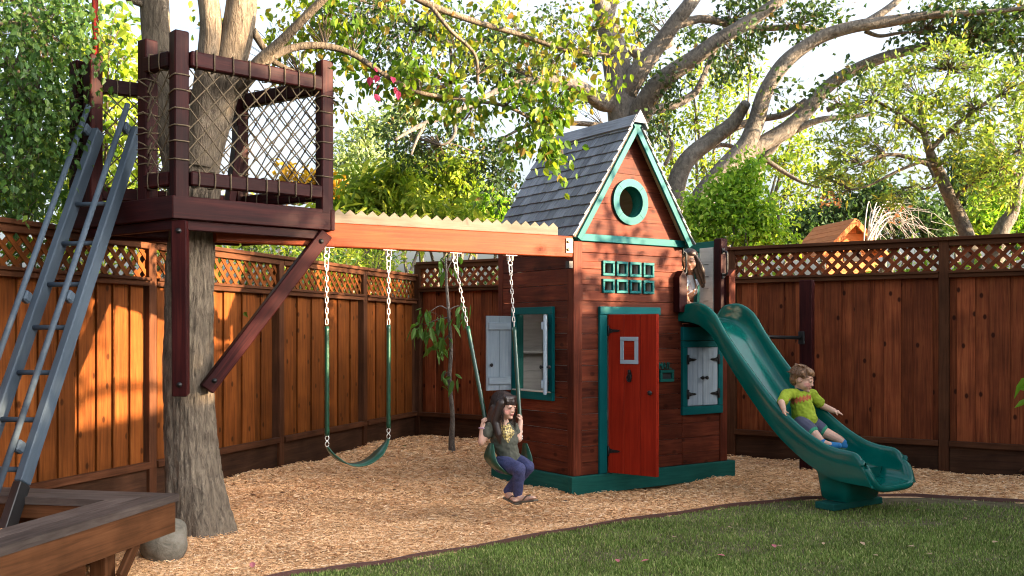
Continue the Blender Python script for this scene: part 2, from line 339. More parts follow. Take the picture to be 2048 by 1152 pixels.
# ================================================================== GROUND
EDGE_PX = [(560, 1152), (640, 1141), (750, 1127), (850, 1110), (1000, 1085), (1150, 1057), (1300, 1034), (1450, 1013), (1560, 1001), (1650, 995), (1720, 992), (1800, 991), (1900, 994), (2048, 1003)]
EDGE = [V(-6.5, .8, 0), V(-3.2, 3.2, 0), V(-1.95, 4.55, 0)]
for px, py in EDGE_PX:
    Y = EYE * FPX / (py - HY); EDGE.append(V((px - HX) / FPX * Y, Y, 0))
EDGE += [V(5.2, 7.35, 0), V(7.0, 6.8, 0), V(10, 6.0, 0)]
EDGE = smooth_path(EDGE, 5)
EX = np.array([p.x for p in EDGE]); EY = np.array([p.y for p in EDGE])
def edge_y(x): return np.interp(x, EX, EY)
def is_lawn(x, y): return y < edge_y(x)
def bark_z(x, y):
    return (.012 * np.sin(x * 3.1 + y * 1.7) + .012 * np.sin(x * 5.3 - y * 4.1 + 1) + .01 * np.sin(y * 7 + x * 2)) * np.clip((y - edge_y(x)) * 2 - .1, 0, 1) - .006 - .045 * np.exp(-((x + .93) ** 2 + (y - 7.02) ** 2) / .22) - .03 * np.exp(-((x - .1) ** 2 + (y - 7.0) ** 2) / .16)

def groundmat(name, stops, scale, bump=.5, bd=.01):
    m, t, n, b = _new(name); lk = t.links.new
    tc = mk(n, 'ShaderNodeTexCoord'); g = mk(n, 'ShaderNodeTexNoise'); g.inputs['Scale'].default_value = scale; g.inputs['Detail'].default_value = 9; g.inputs['Roughness'].default_value = .7
    lk(tc.outputs['Object'], g.inputs['Vector']); r = ramp(n, stops); lk(g.outputs['Fac'], r.inputs['Fac']); lk(r.outputs['Color'], b.inputs['Base Color'])
    b.inputs['Roughness'].default_value = .95; b.inputs['Specular IOR Level'].default_value = .1
    bp = mk(n, 'ShaderNodeBump'); bp.inputs['Strength'].default_value = bump; bp.inputs['Distance'].default_value = bd; lk(g.outputs['Fac'], bp.inputs['Height']); lk(bp.outputs[0], b.inputs['Normal'])
    return m
M_GROUND = groundmat('distant_ground', [(.3, (.05, .05, .025)), (.5, (.08, .08, .035)), (.7, (.11, .10, .05))], 3)
M_BARKBED = groundmat('bark_mulch_bed', [(.3, (.42, .22, .115)), (.5, (.68, .40, .22)), (.7, (.82, .54, .33))], 45, .8, .02)
M_SOIL = groundmat('lawn_soil', [(.3, (.075, .06, .03)), (.5, (.13, .105, .06)), (.7, (.20, .16, .10))], 12, .6, .01)
mb = MB(); S = 400
mb.add([(-S, -S, -.09), (S, -S, -.09), (S, S, -.09), (-S, S, -.09)], [(0, 1, 2, 3)])
tag(mb.build('ground', M_GROUND), 'open ground reaching away behind the fences', kind='structure')
# bark bed: a fine sheet that dips under the lawn
nx, ny = 110, 90
gx = np.linspace(-7, 8, nx); gy = np.linspace(2.5, 14.5, ny); GX, GY = np.meshgrid(gx, gy)
GZ = bark_z(GX, GY); GZ = np.where(GY < edge_y(GX) - .05, -.07, GZ)
vv = np.stack([GX.ravel(), GY.ravel(), GZ.ravel()], 1)
ii = (np.arange(ny - 1)[:, None] * nx + np.arange(nx - 1)[None]).ravel()
ff = np.stack([ii, ii + 1, ii + nx + 1, ii + nx], 1)
tag(link('bark_bed', np_mesh('bark_bed', vv, ff, M_BARKBED, smooth=True)), 'tan bark play surface around the playhouse', kind='structure')
# lawn
mb = MB()
for a, b_ in zip(EDGE[:-1], EDGE[1:]):
    rows = []
    for k in range(9):
        w = k / 8
        rows.append((V(a.x, a.y + (-2 - a.y) * w, -.012), V(b_.x, b_.y + (-2 - b_.y) * w, -.012)))
    for r0, r1 in zip(rows[:-1], rows[1:]): mb.add([r0[0], r0[1], r1[1], r1[0]], [(3, 2, 1, 0)])
tag(mb.build('lawn', M_SOIL), 'lawn in front of the bark bed', kind='structure')
# edging strip
mb = MB(); E2 = EDGE
vs = []; fs = []
for i, p in enumerate(E2):
    t = (E2[min(i + 1, len(E2) - 1)] - E2[max(i - 1, 0)]).normalized(); n_ = V(-t.y, t.x, 0)
    top = .014 + .004 * math.sin(i * .9)
    vs += [p - n_ * .013 + V(0, 0, -.06), p - n_ * .008 + V(0, 0, top), p + n_ * .008 + V(0, 0, top), p + n_ * .013 + V(0, 0, -.06)]
for i in range(len(E2) - 1):
    for k in range(3): fs.append((i * 4 + k, i * 4 + k + 1, i * 4 + k + 5, i * 4 + k + 4))
mb.add(vs, [tuple(reversed(f)) for f in fs])
M_EDGING = plain('brown_edging', (.10, .038, .028), rough=.7)
tag(mb.build('lawn_edging', M_EDGING), 'curved dark brown edging strip between bark and lawn', 'edging')

# ================================================================== FENCES
CORNER = V(-1.2365, 12.69, 0)
LD = V(-.3086, -.9512, 0); LN = V(.9512, -.3086, 0)
RD = V(.841, -.5412, 0).normalized(); RN = V(-.5412, -.841, 0).normalized()
def clip_s(poly, s0, s1):
    def cl(poly, f, inside):
        out = []
        for i, p in enumerate(poly):
            q = poly[(i + 1) % len(poly)]; a, b = f(p), f(q)
            if a >= 0: out.append(p)
            if (a >= 0) != (b >= 0): w = a / (a - b); out.append((p[0] + (q[0] - p[0]) * w, p[1] + (q[1] - p[1]) * w))
        return out
    poly = cl(poly, lambda p: p[0] - s0, 0)
    return cl(poly, lambda p: s1 - p[0], 0) if poly else poly
def fence(root, o, d, n, posts, zt, zm, zb, spec, boardm):
    def P(s, off, z): return o + d * s + n * off + UP * z
    for s in posts:
        plank('post', root, P(s, -.005, (zt - .03) / 2 - .05), UP, n, zt - .03 + .1, .09, .09, M_FENCEF, .004)
    for k in range(len(posts) - 1):
        s0, s1 = posts[k] + .045, posts[k + 1] - .045; mid = (s0 + s1) / 2; Ls = s1 - s0
        plank('cap', root, P((posts[k] + posts[k + 1]) / 2, 0, zt - .017), d, UP, posts[k + 1] - posts[k] - .002, .14, .034, M_FENCEF, .004)
        plank('top_rail', root, P(mid, .028, zt - .06), d, n, Ls, .05, .03, M_FENCEF)
        plank('middle_rail', root, P(mid, .03, zm - .045), d, n, Ls, .04, .04, M_FENCEF)
        plank('rail_ledge', root, P(mid, .025, zm - .013), d, UP, Ls, .085, .024, M_FENCEF)
        plank('bottom_rail', root, P(mid, .03, zb - .026), d, n, Ls, .052, .055, M_FENCEF)
        plank('kickboard', root, P(mid, 0, zb / 2 - .06), d, n, Ls, zb + .06, .03, M_KICK)
        # boards
        mode, pitch, fw, bw, rec = spec[k]
        nb = max(1, round(Ls / pitch)); pt = Ls / nb
        bh0, bh1 = zb - .03, zm - .03; zc = (bh0 + bh1) / 2; hh = bh1 - bh0
        for i in range(nb):
            sc = s0 + (i + .5) * pt
            jit = random.uniform(-.006, .006)
            plank('board', root, P(sc + jit, -.012 + random.uniform(-.002, .002), zc), UP, n, hh, round(fw + random.choice((-.008, 0, .008)), 3), .018, boardm[k], .003)
        for i in range(nb + 1):
            sc = s0 + i * pt
            if mode == 'close': sc += .0
            if s0 + bw / 2 < sc < s1 - bw / 2 or mode == 'close':
                plank('board', root, P(min(max(sc, s0 + bw / 2), s1 - bw / 2), -.012 - rec, zc), UP, n, hh, bw, .018, boardm[k], .002)
        # lattice
        z0, z1 = zm - .002, zt - .035; hz = z1 - z0; w = .018 * 1.414; pit = .118
        c0 = s0 - hz
        i = 0
        while c0 + i * pit < s1 + hz:
            s = c0 + i * pit + random.uniform(-.004, .004); i += 1
            for sg, off in ((1, .004), (-1, -.004)):
                a = s if sg > 0 else s + hz
                poly = [(a - w, z0), (a + w, z0), (a + w + sg * hz, z1), (a - w + sg * hz, z1)]
                poly = clip_s(poly, s0, s1)
                if len(poly) < 3: continue
                cxm = sum(p[0] for p in poly) / len(poly); czm = sum(p[1] for p in poly) / len(poly)
                ang = math.atan2(1, sg)
                M = frame(P(cxm, off, czm), d * math.cos(ang) + UP * math.sin(ang), n)
                Mi = M.inverted()
                loc = [Mi @ P(p[0], off, p[1]) for p in poly]
                area = sum(loc[q].x * loc[(q + 1) % len(loc)].y - loc[(q + 1) % len(loc)].x * loc[q].y for q in range(len(loc)))
                pl = [(p.x, p.y) for p in loc]
                if area < 0: pl.reverse()
                m2 = MB(); m2.prism(pl, Matrix.Translation((0, 0, -.003)), .0065)
                m2.build('slat', boardm[k], root, M)
fl = thing('lattice_fence', 'sunlit redwood board fence with lattice top along the left side', 'fence', CORNER + LD * 3)
fence(fl, CORNER, LD, LN, [.0, 1.483, 3.273, 5.174, 7.08, 9.0], 2.03, 1.722, .293,
      [('gap', .29, .19, .15, .02)] * 3 + [('gap', .182, .148, .09, .022)] * 2, [M_FENCEL] * 5)
fr = thing('lattice_fence', 'dark redwood board fence with lattice top running behind the playhouse and slide', 'fence', CORNER + RD * 4)
fence(fr, CORNER + RD * .06 + RN * .0, RD, RN, [.0, 2.07, 4.147, 6.211, 8.28, 10.3], 2.184, 1.87, .289,
      [('close', .285, .165, .15, .019)] * 5, [M_FENCE] * 5)

hs = 6.211 + .78; HQ = lambda s, z, off=.035: CORNER + RD * (s + .06) + RN * off + UP * z
for sg in (-1, 1): plank2('hatch_roof_strip', fr, HQ(hs, .165), HQ(hs + sg * .15, .045), RN, .022, .03, M_KICK)
mb = MB(); M = frame(HQ(hs, .0, .02), RD, RN); yy = 1 if (M.to_3x3() @ Vector((0, 1, 0))).z > 0 else -1
pl = [(-.11, -.03 * yy), (.11, -.03 * yy), (.11, .05 * yy), (0, .14 * yy), (-.11, .05 * yy)]
mb.prism(pl if yy > 0 else pl[::-1], M, .004); mb.build('hatch_shade_panel', M_OPENING_SHADE, fr)  # dark panel painted as the shade inside a small hatch
# ================================================================== PLAYHOUSE
HA = V(.474, 7.866, 0); DF = V(.8222, .5692, 0).normalized(); DL = V(-.5692, .8222, 0).normalized()
def H(s, t, z): return HA + DF * s + DL * t + UP * z
FN = -DL; LNN = -DF            # outward normals of the front and of the left face
ph = thing('playhouse', 'red brown wooden playhouse with teal trim and steep grey shingled roof', 'playhouse', H(.9, .5, 0))
S0, S1, S2, T0, T1 = .04, 1.24, 1.78, .04, 1.08
ZF, ZE = .15, 2.07
# base skirt
plank2('base_skirt', ph, H(0, .02, .075), H(1.86, .02, .075), FN, .15, .04, M_DGREEN, .004)
plank2('base_skirt', ph, H(.02, .042, .075), H(.02, 1.16, .075), LNN, .15, .04, M_DGREEN, .004)
plank2('base_skirt', ph, H(1.84, .042, .075), H(1.84, 1.16, .075), DF, .15, .04, M_DGREEN, .004)
plank2('floor', ph, H(.05, .6, .135), H(1.82, .6, .135), UP, 1.1, .02, M_KICK)
NAILS = MB()
def nail(p, nrm):
    M = frame(p, UP, nrm); NAILS.add([M @ Vector((.0035 * math.cos(a), .0035 * math.sin(a), .0008)) for a in (0, 1.26, 2.51, 3.77, 5.03)], [(0, 1, 2, 3, 4)])
def siding(parent, s0, s1, z0, z1, fn, rows, holes, nrm, mat, T=.018):
    """rows of boards on the plane fn(s,z) minus rectangular holes (s0,s1,z0,z1)"""
    for a, b in zip(rows[:-1], rows[1:]):
        a2, b2 = max(a, z0), min(b, z1)
        if b2 - a2 < .01: continue
        brk = {a2, b2}
        for h in holes:
            for q in h[2:]:
                if a2 + .002 < q < b2 - .002: brk.add(q)
        brk = sorted(brk)
        for u, v in zip(brk[:-1], brk[1:]):
            mid = (u + v) / 2; segs = [(s0, s1)]
            for h in holes:
                if h[2] - 1e-4 <= mid <= h[3] + 1e-4:
                    ns = []
                    for p, q in segs:
                        if h[1] <= p or h[0] >= q: ns.append((p, q)); continue
                        if h[0] > p: ns.append((p, h[0]))
                        if h[1] < q: ns.append((h[1], q))
                    segs = ns
            for p, q in segs:
                if q - p < .012: continue
                lo = u + (.0015 if u == a2 else 0); hi = v - (.0015 if v == b2 else 0)
                plank2('siding_board', parent, fn(p + .001, (lo + hi) / 2), fn(q - .001, (lo + hi) / 2), nrm, hi - lo, T, mat, .0025 if hi - lo > .05 else .001)
                if hi - lo > .08:
                    for e in (p + .025, q - .025):
                        for zz_ in (lo + .025, hi - .025): nail(fn(e, zz_) + nrm * (T / 2), nrm)
rows = [ZF + .0] + [1.94 - .13 * k for k in range(13, -1, -1)] + [2.03]
cols = [(.341, .466), (.488, .61), (.632, .757), (.781, .903)]; rws = [(1.759, 1.881), (1.62, 1.733)]
wins = [(c[0] + .012, c[1] - .012, r[0] + .012, r[1] - .012) for c in cols for r in rws]
holes = wins + [(.40, .935, ZF, 1.44)]
siding(ph, .128, S1, ZF, 2.03, lambda s, z: H(s, T0 + .009, z), rows, holes, FN, M_SIDING)
siding(ph, S1 + .002, 1.70, ZF, 1.225, lambda s, z: H(s, T0 + .009, z), rows, [], FN, M_SIDING)
holes_l = [(.34, .80, .80, 1.45)]
siding(ph, .105, 1.03, ZF, 2.03, lambda t, z: H(S0 + .009, t, z), rows, holes_l, LNN, M_SIDING)
siding(ph, .05, 1.2, ZF, 2.03, lambda s, z: H(s, T1 + .0, z), rows, [], DL, M_SIDING)
siding(ph, .08, 1.04, ZF, 1.30, lambda t, z: H(S2 - .01, t, z), rows, [], DF, M_SIDING)
NAILS.build('nail_heads', M_BLACK, ph)['kind'] = 'stuff'
# inside lining
plank2('lining', ph, H(.06, T1 - .02, 1.1), H(1.2, T1 - .02, 1.1), -DL, 1.88, .014, M_WHITEWASH)
for z in (.4, .62, .84, 1.06, 1.28, 1.5): plank2('lining_board', ph, H(.07, T1 - .033, z), H(1.18, T1 - .033, z), -DL, .216, .01, M_WHITEWASH, .003)
plank2('lining', ph, H(1.215, .07, 1.1), H(1.215, 1.03, 1.1), -DF, 1.88, .014, M_WHITEWASH)
for s in (.2, .5, .8): plank2('stud', ph, H(s, T1 - .055, .16), H(s, T1 - .055, 2.0), -DL, .04, .034, M_WHITEWASH)
plank2('interior_shelf', ph, H(.1, T1 - .1, 1.12), H(.7, T1 - .1, 1.12), UP, .1, .02, M_WHITEWASH)
plank2('loft_floor', ph, H(.07, .75, 2.05), H(1.2, .75, 2.05), UP, .6, .02, M_SIDING)
# corner posts
plank2('corner_post', ph, H(.085, .075, ZF), H(.085, .075, 2.025), FN, .088, .088, M_SIDING, .004)
plank2('corner_post', ph, H(.075, 1.065, ZF), H(.075, 1.065, 2.025), FN, .075, .075, M_SIDING, .004)
plank2('corner_post', ph, H(1.745, .075, ZF), H(1.745, .075, 1.30), FN, .088, .088, M_SIDING, .004)
# trim band
plank2('trim_band', ph, H(.03, .028, 2.058), H(1.25, .028, 2.058), FN, .058, .03, M_TEAL, .003)
plank2('trim_band', ph, H(.028, .05, 2.05), H(.028, 1.09, 2.05), LNN, .05, .03, M_SIDING, .003)
# gable boards with the round opening
AX, AZ, CW, CZ, CR = .64, 3.03, .637, 2.377, .150
def gx_(z): return (AZ - z) / (AZ - 2.07) * .60
grow = [2.087 + .13 * k for k in range(9)]
for a, b in zip(grow[:-1], grow[1:]):
    b = min(b, AZ - .03)
    if b <= a: break
    brk = sorted({a, b} | {q for q in (CZ - CR, CZ + CR) if a < q < b})
    for u, v in zip(brk[:-1], brk[1:]):
        lo = u + (.0015 if u == a else 0); hi = v - (.0015 if v == b else 0)
        M = frame(H(AX, T0 + .018, (lo + hi) / 2), DF, FN); Mi = M.inverted()
        def loc(s, z): p = Mi @ H(s, T0 + .018, z); return (p.x, p.y)
        zs = [lo + (hi - lo) * i / 6 for i in range(7)]
        if CZ - CR <= (lo + hi) / 2 <= CZ + CR:
            arc = [(z, math.sqrt(max(0, CR * CR - (z - CZ) ** 2))) for z in zs]
            polys = [[loc(AX - gx_(lo), lo)] + [loc(CW - w, z) for z, w in arc] + [loc(AX - gx_(hi), hi)],
                     [loc(CW + w, z) for z, w in reversed(arc)] + [loc(AX + gx_(lo), lo), loc(AX + gx_(hi), hi)]]
        else: polys = [[loc(AX - gx_(lo), lo), loc(AX + gx_(lo), lo), loc(AX + gx_(hi), hi), loc(AX - gx_(hi), hi)]]
        for pl in polys:
            ar = sum(pl[q][0] * pl[(q + 1) % len(pl)][1] - pl[(q + 1) % len(pl)][0] * pl[q][1] for q in range(len(pl)))
            if ar < 0: pl.reverse()
            m2 = MB(); m2.prism(pl, Matrix.Translation((0, 0, 0)), .018); m2.build('gable_board', M_SIDING, ph, M)
# back gable
mb = MB(); M = frame(H(AX, T1, 2.05), DF, DL); Mi = M.inverted()
pl = [Mi @ H(AX + q[0], T1, q[1]) for q in ((-.6, 2.07), (.6, 2.07), (0, AZ - .02))]
pl = [(p.x, p.y) for p in pl]; 
if (pl[1][0] - pl[0][0]) * (pl[2][1] - pl[0][1]) - (pl[2][0] - pl[0][0]) * (pl[1][1] - pl[0][1]) < 0: pl.reverse()
# a gap is left in the back gable so the round window looks through to daylight
for sgn in (-1, 1):
    q = [Mi @ H(AX + sgn * .02 + (.58 if sgn > 0 else -.58) * w, T1, z) for w, z in ((1, 2.07), (.45, 2.07), (.10, 2.86), (.10, 2.88))]
    q = [(p.x, p.y) for p in q]
    ar = sum(q[i][0] * q[(i + 1) % 4][1] - q[(i + 1) % 4][0] * q[i][1] for i in range(4))
    if ar < 0: q.reverse()
    mb.prism(q, Matrix.Identity(4), .018)
mb.build('back_gable', M_SIDING, ph, M)
# round window ring in four segments
for k in range(4):
    a0 = math.pi / 4 + k * math.pi / 2 + .008; a1 = a0 + math.pi / 2 - .016
    M = frame(H(CW, T0 - .008, CZ), DF, FN)
    N_ = 10; po = [(.19 * math.cos(a0 + (a1 - a0) * i / N_), .19 * math.sin(a0 + (a1 - a0) * i / N_)) for i in range(N_ + 1)]
    pi_ = [(.129 * math.cos(a0 + (a1 - a0) * i / N_), .129 * math.sin(a0 + (a1 - a0) * i / N_)) for i in range(N_, -1, -1)]
    m2 = MB(); m2.prism(po + pi_, Matrix.Translation((0, 0, -.02)), .034); m2.build('round_window_segment', M_TEAL, ph, M)
m2 = MB(); m2.lathe([(.131, -.10), (.131, .0), (.138, .0), (.138, -.10), (.131, -.10)], Matrix.Identity(4), 32, cap=False); m2.build('round_window_sleeve', M_DGREEN, ph, frame(H(CW, T0 + .01, CZ), DF, FN))
# roof
RZ, EZL, HW = 3.06, 2.055, .645
TF, TB = -.035, 1.14
def roofp(side, w, t):
    """w=0 at the ridge, 1 at the eave"""
    return H(AX + side * HW * w, t, RZ + (EZL - RZ) * w)
SL = math.hypot(HW, RZ - EZL)
for side in (-1, 1):
    dn = (roofp(side, 1, 0) - roofp(side, 0, 0)).normalized(); nrm = (DL.cross(dn) if side > 0 else dn.cross(DL)).normalized()
    if nrm.z < 0: nrm = -nrm
    c = (roofp(side, 0, TF) + roofp(side, 1, TB)) / 2 - nrm * .012
    plank('roof_sheathing', ph, c, DL, nrm, TB - TF, SL, .02, M_SOFFIT, .001)
    # rake boards front and back
    for t in (TF - .012, TB + .012):
        plank2('rake_board', ph, roofp(side, .01, t) - nrm * .042, roofp(side, 1.0, t) - nrm * .042, DL, .048, .022, M_TEAL, .002)
    plank2('eave_board', ph, roofp(side, 1.0, TF) - nrm * .03 + dn * .0, roofp(side, 1.0, TB) - nrm * .03, dn, .045, .018, M_DGREEN, .002)
    nr = 11; ex = (SL - .02) / nr
    for r in range(nr):
        t = TF - .02
        if r % 2: t -= random.uniform(.0, .05)
        while t < TB + .02:
            w = random.choice((.062, .08, .098, .115, .13, .145)); e = min(t + w, TB + .025)
            st = max(t, TF - .022)
            if e - st > .02:
                d0 = SL + .015 - ex * (r + 1) ; Ls = ex + .05
                cc = roofp(side, 0, (st + e) / 2) + dn * (d0 + ex - Ls / 2 + random.uniform(-.004, .004)) + nrm * (.0115 + random.uniform(0, .0015))
                xd = (dn + nrm * .115).normalized()
                plank('shingle', ph, cc, xd, nrm, round(Ls, 3), round(e - st - .004, 3), .011, M_SHINGLE, .0015)
            t += w
    plank2('ridge_cap', ph, roofp(side, .05, TF - .05) + nrm * .034, roofp(side, .05, TB + .05) + nrm * .034, nrm, .125, .018, M_SHINGLE, .002)
mb = MB(); M = frame(H(AX, TF - .045, RZ), DF, FN)
mb.prism([(-.072, -.045), (.072, -.045), (0, .062)], Matrix.Identity(4), .014); mb.build('ridge_end_cap', M_SHINGLE, ph, M)
# door frame + small windows
plank2('door_lintel', ph, H(.299, .026, 1.475), H(.963, .026, 1.475), FN, .064, .03, M_TEAL)
plank2('door_jamb', ph, H(.338, .028, ZF + .002), H(.338, .028, 1.442), FN, .078, .024, M_TEAL)
plank2('door_jamb', ph, H(.945, .040, ZF + .002), H(.945, .040, 1.442), FN, .02, .024, M_TEAL)
for c in cols:
    for r in rws:
        sm, zm_ = (c[0] + c[1]) / 2, (r[0] + r[1]) / 2; fw = .021
        f = plank2('window_frame', ph, H(c[0], T0 - .004, r[1] - fw / 2), H(c[1], T0 - .004, r[1] - fw / 2), FN, fw, .026, M_TEAL, .002)
        plank2('frame_rail', f, H(c[0], T0 - .004, r[0] + fw / 2), H(c[1], T0 - .004, r[0] + fw / 2), FN, fw, .026, M_TEAL, .002)
        for s in (c[0] + fw / 2, c[1] - fw / 2):
            plank2('frame_stile', f, H(s, T0 - .003, r[0] + fw + .001), H(s, T0 - .003, r[1] - fw - .001), FN, fw, .026, M_TEAL, .002)
        plank2('frame_return', f, H(c[1] - .016, T0 + .035, r[0] + fw), H(c[1] - .016, T0 + .035, r[1] - fw), DF, .05, .008, M_WHITEWASH, .001)
# the open red door
hp_ = H(.392, .022, 0); fp_ = V(1.144, 7.83, 0); dd = (fp_ - hp_); DW = dd.length; dd.normalize(); dn_ = V(dd.y, -dd.x, 0)
if dn_.y > 0: dn_ = -dn_
def DP(a, off, z): return hp_ + dd * a + dn_ * off + UP * z
door = plank2('door', ph, DP(.004, -.016, .80), DP(DW, -.016, .80), dn_, 1.285, .014, M_RED, .002); door['label'] = 'red plank door standing open'
pw = (DW - .006) / 3
for k in range(3):
    plank2('door_plank', door, DP(.004 + pw * (k + .5), 0, .158), DP(.004 + pw * (k + .5), 0, 1.442), dn_, pw - .002, .018, M_RED, .003)
wc = .205
for z in (1.06, 1.245): plank2('door_window_frame', door, DP(wc - .082, .013, z), DP(wc + .082, .013, z), dn_, .032, .012, M_SHUTTER, .002)
for a in (-.066, .066): plank2('door_window_frame', door, DP(wc + a, .0125, 1.077), DP(wc + a, .0125, 1.228), dn_, .032, .012, M_SHUTTER, .002)
plank2('door_window_panel', door, DP(wc - .05, .0095, 1.15), DP(wc + .05, .0095, 1.15), dn_, .15, .003, M_RED, .0005)
mb = MB(); M = frame(DP(wc + .005, .012, .95), dd, dn_)
mb.prism([(-.012, -.05), (.012, -.05), (.02, 0), (.012, .035), (-.012, .035), (-.02, 0)], Matrix.Identity(4), .006)
mb.tube([(.02 * math.cos(a), -.02 + .026 * math.sin(a), .014) for a in [i * math.pi / 8 for i in range(16)]], .0055, 6, closed=True)
mb.box(Matrix.Translation((0, .035, .01)), .022, .026, .02, .004)
mb.build('door_knocker', M_BLACK, door, M)
def knob(parent, p, nrm, r=.018, mat=M_BLACK):
    m2 = MB(); m2.lathe([(r * .45, 0), (r * .4, r * .8), (r * .9, r * 1.0), (r, r * 1.4), (r * .8, r * 1.8), (r * .2, r * 2)], Matrix.Identity(4), 12)
    return m2.build('knob', mat, parent, frame(p, UP if abs(nrm.z) < .9 else DF, nrm))
knob(door, DP(DW - .05, .01, .62 + .20), dn_, .02)
def hinge(parent, p, along, nrm, flip=1, L=.11):
    """strap hinge: butt plate plus tapering strap"""
    m2 = MB(); M = frame(p, along, nrm)
    m2.box(Matrix.Translation((-.012 * flip, 0, .003)), .022, .085, .006, .001)
    m2.prism([(0, -.024), (0, .024), (flip * L * .35, .012), (flip * L * .8, .009), (flip * L, .0), (flip * L * .8, -.009), (flip * L * .35, -.012)][::-flip], Matrix.Identity(4), .005)
    m2.tube([(0, -.04, .006), (0, .04, .006)], .007, 8)
    for a, b_ in ((.025, 0), (.06, 0), (.085, 0)): m2.box(Matrix.Translation((flip * a, 0, .006)), .009, .009, .006, .002)
    return m2.build('hinge', M_BLACK, parent, M)
hinge(door, DP(.012, .010, 1.31), dd, dn_); hinge(door, DP(.012, .010, .335), dd, dn_)
# mail slot and letters
for z in (.888, .965): plank2('mail_slot_frame', ph, H(.969, .03, z), H(1.129, .03, z), FN, .025, .02, M_DGREEN, .002)
for s in (.982, 1.116): plank2('mail_slot_frame', ph, H(s, .031, .901), H(s, .031, .952), FN, .026, .02, M_DGREEN, .002)
plank2('mail_slot_shade_panel', ph, H(.99, .038, .926), H(1.108, .038, .926), FN, .06, .003, M_OPENING_SHADE, .0005)  # no hole here: a dark panel paints the shade in the slot
ltr = {'M': [((0, 0), (0, 1)), ((0, 1), (.5, .45)), ((.5, .45), (1, 1)), ((1, 1), (1, 0))], 'A': [((0, 0), (.5, 1)), ((.5, 1), (1, 0)), ((.22, .36), (.78, .36))],
       'I': [((.5, 0), (.5, 1))], 'L': [((0, 1), (0, 0)), ((0, 0), (.9, 0))]}
s = .968
for ch in 'MAIL':
    m2 = MB(); w = .030 if ch != 'I' else .012
    M = frame(H(s, .034, .99), DF, FN)
    for (x0, y0), (x1, y1) in ltr[ch]:
        a = Vector((x0 * w, y0 * .05, 0)); b = Vector((x1 * w, y1 * .05, 0))
        m2.box(frame((a + b) / 2 + Vector((0, 0, .002)), b - a, (0, 0, 1)), (b - a).length + .006, .008, .006 + .0004 * x0, .001)
    m2.build('letter', M_DGREEN, ph, M); s += w + .012
# side window with two shut shutters (front, below the deck)
plank2('window_trim', ph, H(1.22, .026, 1.195), H(1.715, .026, 1.195), FN, .054, .03, M_TEAL)
plank2('window_trim', ph, H(1.22, .026, .618), H(1.715, .026, .618), FN, .072, .03, M_TEAL)
for s in (1.252, 1.687): plank2('window_trim', ph, H(s, .027, .655), H(s, .027, 1.167), FN, .056, .03, M_TEAL)
plank2('deck_beam', ph, H(1.22, .022, 1.285), H(1.72, .022, 1.285), FN, .118, .038, M_TEAL)
for k, (a, b) in enumerate(((1.288, 1.468), (1.474, 1.654))):
    sh = plank2('shutter', ph, H(a, .036, .912), H(b, .036, .912), FN, .51, .012, M_SHUTTER, .001)
    for j in range(3):
        w = (b - a) / 3; plank2('shutter_board', sh, H(a + w * (j + .5), .026, .66), H(a + w * (j + .5), .026, 1.166), FN, w - .002, .014, M_SHUTTER, .002)
    knob(sh, H(1.445 if k == 0 else 1.500, .018, .90), FN, .017)
    for z in (1.06, .76): hinge(sh, H(a if k == 0 else b, .016, z), DF, FN, 1 if k == 0 else -1, .10)
# left window with shutters swung open
plank2('window_trim', ph, H(.026, .275, 1.478), H(.026, .868, 1.478), LNN, .06, .03, M_TEAL)
plank2('window_trim', ph, H(.026, .275, .770), H(.026, .868, .770), LNN, .066, .03, M_TEAL)
plank2('window_sill', ph, H(.035, .30, .808), H(.035, .84, .808), UP, .06, .012, M_WHITEWASH)
for t in (.308, .832): plank2('window_trim', ph, H(.027, t, .805), H(.027, t, 1.447), LNN, .064, .03, M_TEAL)
for t in (.345, .795): plank2('window_jamb', ph, H(.06, t, .815), H(.06, t, 1.445), DL, .06, .012, M_DGREEN, .001)
def open_shutter(h, d, W, face):
    n_ = face
    sh = plank2('shutter', ph, h + UP * 1.12, h + d * W + UP * 1.12, n_, .635, .012, M_SHUTTER, .001)
    for j in range(2): plank2('shutter_board', sh, h + d * W * (j + .5) / 2 + n_ * .011 + UP * .803, h + d * W * (j + .5) / 2 + n_ * .011 + UP * 1.437, n_, W / 2 - .002, .012, M_SHUTTER, .002)
    for z in (.885, 1.35): plank2('shutter_batten', sh, h + d * .015 + n_ * .026 + UP * z, h + d * (W - .008) + n_ * .026 + UP * z, n_, .062, .018, M_SHUTTER, .003)
    knob(sh, h + d * (W - .03) + n_ * .018 + UP * 1.02, n_, .016); knob(sh, h + d * (W - .03) - n_ * .007 + UP * 1.02, -n_, .016)
    for z in (.885, 1.35): hinge(sh, h + n_ * .0 - n_ * .012 + UP * z, d, -n_, 1, .06)
    return sh
open_shutter(H(.008, .868, 0), V(-.822, -.569, 0).normalized(), .25, V(.569, -.822, 0).normalized())
h2 = H(.004, .34, 0); tip = V(.268, 7.93, 0); d2 = (tip - h2); d2.z = 0; W2 = d2.length; d2.normalize()
open_shutter(h2, d2, .25, V(-d2.y, d2.x, 0) if (-d2.y) < 0 else V(d2.y, -d2.x, 0))
